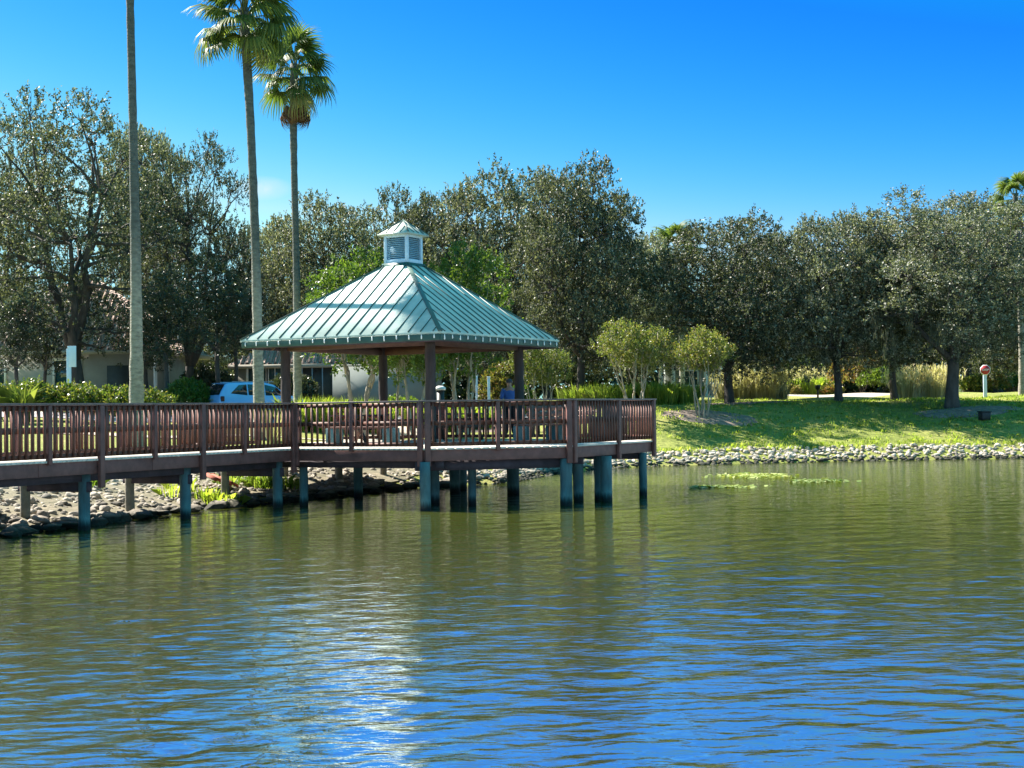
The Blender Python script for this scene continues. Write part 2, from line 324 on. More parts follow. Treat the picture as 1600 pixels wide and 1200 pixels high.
def palmbark():
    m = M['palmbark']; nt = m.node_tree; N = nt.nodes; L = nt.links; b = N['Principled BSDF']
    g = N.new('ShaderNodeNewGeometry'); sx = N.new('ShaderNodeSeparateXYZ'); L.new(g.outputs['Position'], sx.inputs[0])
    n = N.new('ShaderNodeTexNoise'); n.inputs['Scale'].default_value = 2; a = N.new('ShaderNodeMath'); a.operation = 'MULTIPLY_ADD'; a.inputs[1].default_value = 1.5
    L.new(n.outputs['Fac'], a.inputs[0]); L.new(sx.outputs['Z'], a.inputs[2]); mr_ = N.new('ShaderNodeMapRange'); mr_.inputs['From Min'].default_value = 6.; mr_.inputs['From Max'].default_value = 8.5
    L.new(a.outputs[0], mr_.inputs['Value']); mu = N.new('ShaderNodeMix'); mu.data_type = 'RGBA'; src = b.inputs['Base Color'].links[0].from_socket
    m2 = N.new('ShaderNodeMix'); m2.data_type = 'RGBA'; m2.blend_type = 'MULTIPLY'; m2.inputs['Factor'].default_value = 1; L.new(src, m2.inputs['A']); m2.inputs['B'].default_value = (1.7, 1.65, 1.55, 1)      # paler grey lower stem
    m3 = N.new('ShaderNodeMix'); m3.data_type = 'RGBA'; m3.blend_type = 'MULTIPLY'; m3.inputs['Factor'].default_value = 1; L.new(src, m3.inputs['A']); m3.inputs['B'].default_value = (.55, .62, .62, 1)    # darker stem above
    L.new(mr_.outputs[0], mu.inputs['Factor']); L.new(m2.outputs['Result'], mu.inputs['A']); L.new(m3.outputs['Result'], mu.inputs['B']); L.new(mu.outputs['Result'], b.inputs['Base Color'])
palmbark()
M['water'] = watermat()

# ------------------------------------------------------------------ terrain
SH = np.array([(-200, 0), (-60, 12), (-30, 19), (-14, 24), (-9.5, 27.4), (-8.6, 29.6), (-7.4, 33.6), (-5, 38), (-3, 42.5), (-.2, 44.4), (1.3, 50), (3.2, 54), (5.6, 56),
               (12.7, 58), (20, 58.4), (35, 57.5), (60, 50), (200, 20)], float)
PL = (np.array([-3, 0, 1.2, 5, 12, 35, 60, 120, 900]), np.array([-1.1, 0, .3, 1.0, 1.5, 2.5, 2.8, 3.0, 3.1]))
PR = (np.array([-3, 0, 1.7, 8, 26, 100, 900]), np.array([-1.1, 0, .5, 2.25, 2.8, 3.2, 3.2]))
def sdist(x, y):
    x = np.asarray(x, float); y = np.asarray(y, float); d = np.full(x.shape, 1e9)
    for a, b in zip(SH[:-1], SH[1:]):
        e = b-a; t = np.clip(((x-a[0])*e[0]+(y-a[1])*e[1])/(e@e), 0, 1)
        d = np.minimum(d, np.hypot(x-a[0]-e[0]*t, y-a[1]-e[1]*t))
    return np.where(y > np.interp(x, SH[:, 0], SH[:, 1]), d, -d)
def GZ(x, y):
    d = sdist(x, y); w = np.clip((np.asarray(x, float)+1)/6, 0, 1); w = w*w*(3-2*w)
    z = np.interp(d, *PL)*(1-w)+np.interp(d, *PR)*w
    amp = np.clip(d/4, 0, 1)*.05
    return z+amp*(np.sin(np.asarray(x)*.9+np.asarray(y)*.31)+np.sin(np.asarray(x)*.37-np.asarray(y)*.8))
def gz(x, y): return float(GZ(np.array([x]), np.array([y]))[0])
def grid(xs, ys, zf):
    X, Y = np.meshgrid(xs, ys); Z = zf(X, Y); V = np.stack([X, Y, Z], -1).reshape(-1, 3)
    nx, ny = len(xs), len(ys); i = np.arange((ny-1)*(nx-1)); r, c = i//(nx-1), i % (nx-1); a = r*nx+c
    return V, np.stack([a, a+1, a+nx+1, a+nx], 1)
xs = np.concatenate([np.linspace(-900, -70, 12), np.linspace(-60, 60, 241), np.linspace(70, 900, 12)])
ys = np.concatenate([np.linspace(-200, 5, 6), np.linspace(10, 90, 161), np.linspace(95, 200, 22), np.linspace(230, 1500, 9)])
V, Fq = grid(xs, ys, GZ); o = MB().add(V, Fq).build('ground', M['lawn'], smooth=True); tag(o, kind='structure')
def WZ(X, Y):
    rg = np.random.default_rng(12); Z = np.zeros_like(X)
    for k in range(70):
        lam = .13*(1.2/.13)**rg.random(); a = math.pi/2+.2+rg.normal()*.7; kk = 2*math.pi/lam
        sl_ = .0145 if lam < .34 else (.0105 if lam < .55 else .005); ph = rg.uniform(0, 6.28)
        g = 1+.5*np.sin((X*math.cos(a*3)+Y*math.sin(a*2))*kk*.11+ph*2)
        res = np.clip(lam/(.012*np.abs(Y)+.02)/3, 0, 1)
        Z += g*res*sl_/kk*np.sin((X*math.cos(a)+Y*math.sin(a))*kk+ph+.6*np.sin(X*.9+ph)*(.3/lam)**.5)
    return Z*np.clip((90-np.abs(Y))/20, 0, 1)
wy = [-30., -10, 0, 3, 5]
while wy[-1] < 62: wy.append(wy[-1]+max(.03, min(.10, wy[-1]*.0036)))
wy += [64, 70, 75]
wx = np.concatenate([[-400, -150, -60, -35], np.arange(-20, 24, .058), [40, 80, 200, 400]])
V, Fq = grid(wx, np.array(wy), WZ); o = MB().add(V, Fq).build('water', M['water'], smooth=True); tag(o, kind='structure')

def patch(name, cx, cy, rx, ry, m, lift=.02, mound=.0, wob=.2, seed=0, n=10):
    r = random.Random(seed); ph = [r.uniform(0, 6.28) for _ in range(4)]
    V = [(cx, cy, gz(cx, cy)+lift+mound)]; Fc = []; K = 40
    for k in range(1, n+1):
        for j in range(K):
            a = j/K*2*math.pi; w = 1+wob*(.5*math.sin(2*a+ph[0])+.3*math.sin(3*a+ph[1])+.2*math.sin(5*a+ph[2])+.15*math.sin(11*a+ph[3]))
            x = cx+rx*w*k/n*math.cos(a); y = cy+ry*w*k/n*math.sin(a)
            V.append((x, y, gz(x, y)+lift*(1 if k < n else -1)+mound*(1-(k/n)**2)))
    mb = MB(); mb.add(V, [[0, 1+j, 1+(j+1) % K] for j in range(K)])
    mb.f.append(np.array([[1+(k-1)*K+j, 1+k*K+j, 1+k*K+(j+1) % K, 1+(k-1)*K+(j+1) % K] for k in range(1, n) for j in range(K)])); mb.mi.append(0)
    return tag(mb.build(name, m, smooth=True), kind='structure')
def strip(name, pts, w, m, lift=.03):
    """road or path laid over the ground along a line"""
    pts = np.array(pts, float); L = np.concatenate([[0], np.cumsum(np.linalg.norm(np.diff(pts, axis=0), axis=1))])
    s = np.arange(0, L[-1], 1.); P = np.stack([np.interp(s, L, pts[:, i]) for i in (0, 1)], 1); T = np.gradient(P, axis=0); T /= np.linalg.norm(T, axis=1)[:, None]
    Nn = np.stack([-T[:, 1], T[:, 0]], 1); K = 7; V = []
    for p, n_ in zip(P, Nn):
        for k in range(K):
            q = p+n_*w*(k/(K-1)-.5); V.append((q[0], q[1], gz(q[0], q[1])+lift))
    Fc = [[i*K+j, i*K+j+1, (i+1)*K+j+1, (i+1)*K+j] for i in range(len(P)-1) for j in range(K-1)]
    return tag(MB().add(V, Fc).build(name, m, smooth=True), kind='structure')
strip('road', [(-60, 66), (-30, 68), (-14, 69), (-4, 73), (2, 78)], 7.5, M['road'])
strip('path', [(-40, 51), (-20, 51), (-12, 50.5), (-6, 53), (-4, 60), (-6, 66)], 2.0, M['sand'], .035)
strip('stony_bank', [(-30, 21.2), (-14, 26.4), (-10.6, 29.4), (-9.9, 32.5), (-8.6, 36.2), (-6.4, 40.6), (-4.3, 45.2), (-1.5, 47.5)], 3.6, M['bankearth'], .03)
patch('mulch_bed', 8.6, 63.2, 2.0, 1.1, M['mulch'], .03, .08, seed=1)
q = at(1478, 640, 75); patch('mulch_bed', q[0]-2.0, 64.9, 2.5, .8, M['mulch'], .03, .1, seed=2)
patch('mulch_bed', 10.6, 69.3, 3.0, 1.7, M['mulch'], .03, .1, seed=3)
patch('sandy_bed', 17.5, 86, 6.5, 5, M['sand'], .04, .0, seed=4)
patch('mulch_bed', -13, 78, 10, 4, M['mulch'], .03, .1, seed=5)
patch('mulch_bed', 0, 66, 6, 3.2, M['mulch'], .03, .1, seed=6)

# ------------------------------------------------------------------ dock geometry
U = np.array([.871, -.491]); Vv = np.array([.491, .871])
HD = 1.377; RH = 1.07
P0 = np.array([-9.09, 26.05]); P1 = np.array([-5.11, 34.35]); P2 = np.array([-1.975, 32.62]); P3 = np.array([1.358, 33.65]); P4 = np.array([3.625, 37.7])
G = np.array([-2.985, 40.95]); WD = (P1-P0)/np.linalg.norm(P1-P0); WN = np.array([-WD[1], WD[0]])
WW = 2.1
ch = np.array([-.27, .963])
P5 = P4+ch*3.3; P6 = P5-U*5.6; P7 = P6-np.array([.963, .27])*3.2
P9 = P1+WN*WW; P8 = P9-U*1.2; 
W_S = P0-WD*11; 
plat = [P1, P2, P3, P4, P5, P6, P7, P8+Vv*3.0, P8]
def v3(p, z): return np.array([p[0], p[1], z])
def railing(parent, A, B, posts=None, both=False, postdrop=.40, first=True, last=True, pitchb=.15, big=None):
    """rail bay(s) from A to B in plan: every bay one panel; cap rail over all"""
    A = np.array(A); B = np.array(B); L = np.linalg.norm(B-A); t = (B-A)/L; n = np.array([t[1], -t[0]])
    posts = posts or [0, 1]; big = big or {0, len(posts)-1}
    ps = [A+t*L*s for s in posts]
    T3 = v3(t, 0); N3 = v3(n, 0); ax = [T3, N3, (0, 0, 1)]
    for i, p in enumerate(ps):
        if (i == 0 and not first) or (i == len(ps)-1 and not last): continue
        bg_ = i in big; w = .125 if bg_ else .09
        off = 0
        if i == 0: off = w*.62
        if i == len(ps)-1: off = -w*.62
        zb = HD-(postdrop if bg_ else .07); zt = HD+RH-.04
        c = v3(p+t*off+n*.03, (zb+zt)/2)
        bevel(MB().box(c, (w, .09, zt-zb), ax).build('railing_post', M['rail2'], parent), .008)
    mb_in = -.02
    for i in range(len(ps)-1):
        a = ps[i]+t*(.13 if i == 0 else .05); b = ps[i+1]-t*(.13 if i == len(ps)-2 else .05)
        m = MB()
        for zc, h in ((HD+RH-.09, .09), (HD+.56, .10), (HD+.085, .09)):
            m.bar(v3(a-n*.0, zc), v3(b-n*.0, zc), .038, h)
        l = np.linalg.norm(b-a); k = max(2, int(l/pitchb)); 
        for j in range(k):
            c = a+t*(l*(j+.5)/k+random.uniform(-.006, .006)); z0, z1 = HD+.044+random.uniform(-.004, .004), HD+RH-.045
            m.box(v3(c+n*.04, (z0+z1)/2), (.042, .04, z1-z0), ax)
        m.build('railing_panel', M['rail'], parent)
    bevel(MB().bar(v3(A-t*.03+n*.01, HD+RH-.019), v3(B+t*.03+n*.01, HD+RH-.019), .15, .038).build('cap_rail', M['cap'], parent), .005)
def rim(parent, A, B, joint=None):
    A = np.array(A); B = np.array(B); t = (B-A)/np.linalg.norm(B-A); n = np.array([t[1], -t[0]]); L = np.linalg.norm(B-A)
    cuts = [0]+(joint or [])+[1]
    for a, b in zip(cuts[:-1], cuts[1:]):
        bevel(MB().bar(v3(A+t*(L*a+.005)-n*.045, HD-.04-.125), v3(A+t*(L*b-.005)-n*.045, HD-.04-.125), .05, .25).build('rim_board', M['rail2'], parent), .005)
def decking(parent, poly, d, name='deck_boards'):
    """boards laid along direction d, clipped to a convex-ish polygon by scan lines"""
    poly = np.array(poly); n = np.array([-d[1], d[0]]); s = poly@n; m = MB(); w = .14; k = s.min()
    while k < s.max():
        for_c = k+w/2; xs_ = []
        for i in range(len(poly)):
            a, b = poly[i], poly[(i+1) % len(poly)]; sa, sb_ = a@n, b@n
            if (sa-for_c)*(sb_-for_c) < 0: xs_.append((a+(b-a)*(for_c-sa)/(sb_-sa))@d)
        xs_.sort()
        for x0, x1 in zip(xs_[::2], xs_[1::2]):
            e0 = random.uniform(0, .03); e1 = random.uniform(0, .03)
            m.bar(v3(d*(x0-e0)+n*for_c, HD-.02), v3(d*(x1+e1)+n*for_c, HD-.02), w-.008, .038)
        k += w
    return m.build(name, M['deck'], parent)
def pile(parent, p, r=.115, top=HD-.30, m=None, bottom=None):
    zb = bottom if bottom is not None else min(gz(*p)-.4, -.6)
    zs = np.linspace(zb, top, 9); pts = [(p[0]+random.uniform(-.006, .006), p[1]+random.uniform(-.006, .006), z) for z in zs]
    return MB().tube(pts, [r*random.uniform(.96, 1.04) for _ in zs], 14).build('pile', m or M['pile'], parent, smooth=False)

# ---- boardwalk
bw = empty('boardwalk', v3(W_S, 0), label='reddish brown wooden boardwalk with baluster railings leading to the pavilion platform', cat='boardwalk')
bw.location = (0, 0, 0)
Wpoly = [W_S, P1, P9, W_S+WN*WW]
decking(bw, Wpoly, WN)
Lw = np.linalg.norm(P1-W_S); L0 = np.linalg.norm(P1-P0)
def tw(px):      # walkway fraction whose near edge is seen at photo column px
    best = min(np.linspace(0, 1, 4000), key=lambda s: abs(800+F_PX*(W_S+(P1-W_S)*s)[0]/(W_S+(P1-W_S)*s)[1]-px)); return best
pp = [tw(-330), tw(-180), tw(-75), tw(74), tw(155.5), tw(239), tw(314), tw(379), 1]
railing(bw, W_S, P1, posts=[0]+pp[0:], big={0, 1, 3, 5, 7, 9}, postdrop=.56)
railing(bw, P9, W_S+WN*WW, posts=[1-p for p in reversed(pp)]+[1], big={0, 2, 4, 6, 8}, postdrop=.4)
rim(bw, W_S, P1, [tw(60), tw(155), tw(238), tw(314)]); rim(bw, P9, W_S+WN*WW)
jm = MB()
for s in np.arange(.3, Lw-.3, .6): jm.bar(v3(W_S+WD*s+WN*.08, HD-.14), v3(W_S+WD*s+WN*(WW-.08), HD-.14), .04, .2)
for k in (.32, 1.8): jm.bar(v3(W_S+WN*k, HD-.34), v3(P1+WN*k-WD*.1, HD-.34), .09, .2)
jm.build('joists', M['joist'], bw)
def pile_on(line_a, line_d, px):
    s = min(np.linspace(-2, 16, 6000), key=lambda s: abs((lambda p: 800+F_PX*p[0]/p[1])(line_a+line_d*s)-px)); return line_a+line_d*s
for px in (-110, 130, 288, 432):
    p = pile_on(P0+WN*.32-WD*8, WD, px) if px < 0 else pile_on(P0+WN*.32, WD, px); pile(bw, p, .115)
    MB().bar(v3(p-WN*.15, HD-.545), v3(p+WN*1.65, HD-.545), .1, .2).build('cross_beam', M['joist'], bw)
    pile(bw, p+WN*1.5, .10, m=M['pile_tan'])

# ---- platform
pf = empty('lake_platform', label='wide angular wooden deck on piles over the lake carrying the green roofed pavilion', cat='deck')
decking(pf, plat, -Vv)
railing(pf, P1, P2, posts=[0, .46, 1], big={0, 2})
railing(pf, P2, P3, posts=[0, .49, 1], big={0, 2})
railing(pf, P3, P4, posts=[0, .53, 1], big={0, 2, 1})
railing(pf, P4, P5, posts=[0, .5, 1]); railing(pf, P5, P6, posts=[0, .33, .66, 1]); railing(pf, P6, P7, posts=[0, .5, 1])
railing(pf, P8+Vv*3.0, P8, posts=[0, .5, 1]); railing(pf, P8, P9, posts=[0, 1])
for a, b in ((P1, P2), (P2, P3), (P3, P4), (P4, P5), (P5, P6), (P6, P7), (P7, P8+Vv*3), (P8+Vv*3, P8), (P8, P9)): rim(pf, a, b)
# end post of the right side
jm = MB()
C0 = np.array(plat).mean(0)
for s in np.arange(-6, 6, .6):
    a = C0+U*s-Vv*8; b = C0+U*s+Vv*8; d = Vv; n = U; c = (C0+U*s)@n; xs_ = []
    for i in range(len(plat)):
        p, q_ = plat[i], plat[(i+1) % len(plat)]
        if (p@n-c)*(q_@n-c) < 0: xs_.append((p+(q_-p)*(c-p@n)/(q_@n-p@n))@d)
    if len(xs_) >= 2: jm.bar(v3(n*c+d*(min(xs_)+.1), HD-.15), v3(n*c+d*(max(xs_)-.1), HD-.15), .045, .22)
for off in (.45, 3.4, 6.6, 9.4):
    c = (P1@Vv)+off; xs_ = []
    for i in range(len(plat)):
        p, q_ = plat[i], plat[(i+1) % len(plat)]
        if (p@Vv-c)*(q_@Vv-c) < 0: xs_.append((p+(q_-p)*(c-p@Vv)/(q_@Vv-p@Vv))@U)
    if len(xs_) >= 2: jm.bar(v3(Vv*c+U*(min(xs_)+.15), HD-.36), v3(Vv*c+U*(max(xs_)-.15), HD-.36), .1, .2)
jm.build('joists', M['joist'], pf)
def col_at(px, yw):     # point on the water seen at photo column px, row yw
    d = fw*F_PX+cam_r*(px-800)+cam_u*(600-yw); t = -EYE/d[2]; return np.array([d[0]*t, d[1]*t])
for px, yw, r in ((475, 790, .105), (665, 798, .12), (738, 788, .10), (885, 789.5, .145), (904, 782, .13), (937, 781, .13), (948, 783, .14), (1005, 774, .105),
                  (802, 771, .17), (711, 768, .15), (722, 764, .14), (560, 776, .12), (680, 786, .11)):
    pile(pf, col_at(px, yw), r)
for px, yw in ((530, 768), (599, 760), (445, 772)):
    pile(pf, col_at(px, yw), .11, m=M['pile_tan'])
mbx = MB().bar(v3(col_at(650, 797), HD-.40), v3(col_at(890, 789), HD-.40), .09, .22); mbx.build('cross_beam', M['joist'], pf)

# ---- gazebo
gz_o = empty('gazebo', label='square open pavilion with green metal hip roof and louvred cupola on the lake deck', cat='gazebo')
def gp(u, v): return G+U*u+Vv*v
Ag, Eg, ZE, ZT = 2.34, 3.17, 4.0, 6.27
for i, j in ((-1, -1), (1, -1), (1, 1), (-1, 1)):
    p = gp(Ag*i, Ag*j); zs = np.linspace(HD, ZE+.12, 12)
    MB().tube([(p[0]+random.uniform(-.008, .008), p[1]+random.uniform(-.008, .008), z) for z in zs], [.135*random.uniform(.93, 1.05) for _ in zs], 12).build('roof_post', M['post'], gz_o)
for k in range(4):
    c, s = [(0, -1), (1, 0), (0, 1), (-1, 0)][k]; tdir = (-s, c)
    a = gp(Ag*c-Ag*tdir[0]*1.0, Ag*s-Ag*tdir[1]*1.0); b = gp(Ag*c+Ag*tdir[0]*1.0, Ag*s+Ag*tdir[1]*1.0)
    MB().bar(v3(a, ZE+.02), v3(b, ZE+.02), .12, .24).build('beam', M['soffit'], gz_o)
# roof: four planes, thick sheet, standing seams
cu = .40; ZR0 = ZE+.20; rb = MB(); sm = MB()
def rp(u, v, z): return v3(gp(u, v), z)
faces = [((-1, -1), (1, -1)), ((1, -1), (1, 1)), ((1, 1), (-1, 1)), ((-1, 1), (-1, -1))]
for (a, b) in faces:
    e = Eg+.03
    q = [rp(a[0]*e, a[1]*e, ZR0), rp(b[0]*e, b[1]*e, ZR0), rp(b[0]*cu, b[1]*cu, ZT), rp(a[0]*cu, a[1]*cu, ZT)]
    ql = [x-np.array([0, 0, .06]) for x in q]
    rb.add(q+ql, [[0, 1, 2, 3], [7, 6, 5, 4], [0, 4, 5, 1]])
    # seams run up the fall line
    am = np.array(a, float); bm = np.array(b, float); mid = (am+bm)/2; tv = (bm-am)/2
    nrm = np.cross(q[1]-q[0], q[3]-q[0]); nrm /= np.linalg.norm(nrm)
    ns = 17
    for k in range(-8, 9):
        s = k/8.5*Eg
        top = cu if abs(s) < cu else abs(s)
        ztop = ZR0+(ZT-ZR0)*(Eg-top)/(Eg-cu)
        p0 = rp(*(mid*e+tv*s), ZR0); p1 = rp(*(mid*top+tv*s), ztop)
        if np.linalg.norm(p1-p0) > .15: sm.bar(p0+nrm*.015, p1+nrm*.012, .018, .032, up=nrm)
    p0 = rp(*(am*e), ZR0); p1 = rp(*(am*cu), ZT); sm.bar(p0+(0, 0, .01), p1+(0, 0, .01), .11, .035)
rf = rb.build('roof', M['roof'], gz_o); sm.build('standing_seams', M['seam'], rf)
for (a, b) in faces:
    e = Eg-.005
    bevel(MB().bar(rp(a[0]*e, a[1]*e, ZE+.08), rp(b[0]*e, b[1]*e, ZE+.08), .05, .2).build('fascia', M['fascia'], gz_o), .01)
    f2 = Eg-.05; MB().bar(rp(a[0]*f2, a[1]*f2, ZE+.0), rp(b[0]*f2, b[1]*f2, ZE+.0), .02, .1).build('trim_board', M['joist'], gz_o)
# ceiling under the rafters
e = Eg-.1
cb = MB()
for (a, b) in faces: cb.add([rp(a[0]*e, a[1]*e, ZE+.05), rp(b[0]*e, b[1]*e, ZE+.05), rp(b[0]*.3, b[1]*.3, ZT-.45), rp(a[0]*.3, a[1]*.3, ZT-.45)], [[0, 1, 2, 3]])
cb.add([rp(-.3, -.3, ZT-.45), rp(.3, -.3, ZT-.45), rp(.3, .3, ZT-.45), rp(-.3, .3, ZT-.45)], [[0, 1, 2, 3]])
cl_ = cb.build('ceiling', M['soffit'], gz_o)
rm = MB()
for (a, b) in faces:
    am = np.array(a, float); bm = np.array(b, float); mid = (am+bm)/2; tv = (bm-am)/2
    for k in range(-4, 5):
        s = k*.68; top = max(abs(s), .3); zt = ZE+.05+(ZT-.5-ZE)*(e-top)/(e-.3)
        rm.bar(rp(*(mid*e+tv*s), ZE+.0), rp(*(mid*top+tv*s), zt-.06), .045, .12)
rm.build('rafters', M['soffit'], gz_o)
# cupola
cz0, cz1 = ZT-.05, 7.13; cw = .375
cup = MB().box(rp(0, 0, (ZT+cz0)/2-.04)+np.array([0, 0, .0]), (2*cw+.12, 2*cw+.12, .24), [v3(U, 0), v3(Vv, 0), (0, 0, 1)]).build('cupola', M['fascia'], gz_o)
ax = [v3(U, 0), v3(Vv, 0), (0, 0, 1)]
zb = ZT+.06
cf = MB()
for i, j in ((-1, -1), (1, -1), (1, 1), (-1, 1)): cf.box(rp(cw*i*.93, cw*j*.93, (zb+cz1)/2), (.085, .085, cz1-zb), ax)
for c, s in ((0, -1), (1, 0), (0, 1), (-1, 0)):
    for zz, h in ((zb+.05, .1), (cz1-.04, .09)):
        p = rp(c*cw*.94, s*cw*.94, zz); cf.box(p, (2*cw*.86 if c == 0 else .06, .06 if c == 0 else 2*cw*.86, h), ax)
bevel(cf.build('cupola_frame', M['cupw'], cup), .005)
lv = MB()
for c, s in ((0, -1), (1, 0), (0, 1), (-1, 0)):
    n_ = v3(U*c+Vv*s, 0); t_ = v3(U*(-s)+Vv*c, 0)
    for k in range(12):
        zz = zb+.12+k*(cz1-zb-.22)/11.5; cc = rp(c*cw*.86, s*cw*.86, zz)
        nn = n_*.82+np.array([0, 0, -.57]); uu = np.cross(nn, t_)
        lv.box(cc, (2*cw*.86, .055, .012), [t_, nn, uu])
    lv.box(rp(c*cw*.7, s*cw*.7, (zb+cz1)/2), (2*cw*.7 if c == 0 else .02, .02 if c == 0 else 2*cw*.7, cz1-zb), ax)
lv.build('louvers', M['cupl'], cup)
crf = MB(); ce = .52; zap = 7.56
ap = rp(0, 0, zap); cc = [rp(ce*i, ce*j, cz1+.02) for i, j in ((-1, -1), (1, -1), (1, 1), (-1, 1))]; lo = [c-np.array([0, 0, .05]) for c in cc]
crf.add(cc+lo+[ap], [[0, 1, 8], [1, 2, 8], [2, 3, 8], [3, 0, 8]]); crf.f.append(np.array([[0, 4, 5, 1], [1, 5, 6, 2], [2, 6, 7, 3], [3, 7, 4, 0], [7, 6, 5, 4]])); crf.mi.append(0)
crf_o = crf.build('cupola_roof', M['cuproof'], cup)
sm = MB()
for c in cc: sm.bar(c+(0, 0, .01), ap+(0, 0, .01), .03, .025)
for i in range(4):
    a, b = cc[i], cc[(i+1) % 4]
    for s in (.27, .5, .73):
        p = a+(b-a)*s; q_ = p+(ap-(a+b)/2)*(1-abs(s-.5)*2)*.92
        sm.bar(p+(0, 0, .012), q_+(0, 0, .012), .014, .022)
sm.build('standing_seams', M['seam'], crf_o)
# string of lights along the eaves
sg = empty('string_lights', label='string of white droplet lights hung along the eaves of the green metal roof', cat='string lights')
wr = MB(); el = Eg+.04
for (a, b) in faces:
    A_ = rp(a[0]*el, a[1]*el, ZE+.155); B_ = rp(b[0]*el, b[1]*el, ZE+.155); n_ = 17
    pts = []
    for i in range(n_*4+1):
        s = i/(n_*4); p = A_+(B_-A_)*s; p = p-np.array([0, 0, .02*abs(math.sin(s*n_*math.pi))]); pts.append(p)
    wr.tube(pts, .006, 4)
    for i in range(n_):
        p = A_+(B_-A_)*((i+.5)/n_)-np.array([0, 0, .02])
        dz = random.uniform(.07, .12)
        MB().tube([p, p-np.array([0, 0, dz*.4]), p-np.array([0, 0, dz]), p-np.array([0, 0, dz+.02])], [.008, .017, .02, .008], 6).build('bulb', M['bulb'], sg, smooth=True)
wr.build('wire', M['wire'], sg)

# ------------------------------------------------------------------ furniture on the platform
def local(root_loc, rz):
    c, s = math.cos(rz), math.sin(rz); return lambda x, y, z: np.array([root_loc[0]+c*x-s*y, root_loc[1]+s*x+c*y, z])
def picnic(loc, rz, label):
    r = empty('picnic_table', (loc[0], loc[1], HD), rz, label, 'picnic table', 'picnic tables under the pavilion')
    t = MB()
    for k in range(5): t.box((0, -.3+k*.15, .74), (1.8, .14, .04))
    bevel(t.build('table_top', M['bench'], r), .004)
    for s in (-1, 1):
        b = MB()
        for k in (0, 1): b.box((0, s*(.62+k*.15), .44), (1.8, .14, .04))
        bevel(b.build('seat', M['bench'], r), .004)
    for s in (-1, 1):
        l = MB(); x = s*.62
        l.bar((x, -.62, 0), (x, -.22, .72), .09, .045, up=(1, 0, 0)); l.bar((x, .62, 0), (x, .22, .72), .09, .045, up=(1, 0, 0))
        l.bar((x+.05, -.76, .39), (x+.05, .76, .39), .04, .09); l.bar((x+.05, -.34, .69), (x+.05, .34, .69), .04, .07)
        l.build('leg_frame', M['bench'], r)
    return r
picnic(gp(-.9, -.9), R_(-29+90), 'brown wooden picnic table under the pavilion roof nearest the front posts')
picnic(gp(.9, 1.0), R_(-29), 'brown wooden picnic table under the pavilion roof nearer the rear posts')
def bench(p, rz, label, back=True):
    r = empty('bench', (p[0], p[1], HD), rz, label, 'bench', 'benches on the platform')
    b = MB()
    for k in range(3): b.box((0, -.16+k*.15, .45), (1.8, .14, .04))
    bevel(b.build('seat', M['bench'], r), .004)
    k2 = MB()
    for k in range(3): k2.box((0, .27, .58+k*.14), (2.2, .03, .12))
    for s in (-.9, 0, .9): k2.box((s, .30, .55), (.07, .04, .8))
    if back: k2.build('backrest', M['bench'], r)
    for s in (-.85, .85): bevel(MB().box((s, 0, .215), (.28, .38, .425)).build('leg', M['pile'], r), .01)
bench(gp(1.5, -4.2), R_(-29+180), 'low wooden bench beside the front railing of the platform', False)
bench(gp(5.2, -1.8), R_(60.6+180), 'wooden bench facing the water near the right railing')
bench(gp(4.8, 1.6), R_(60), 'wooden bench at the back right of the platform')

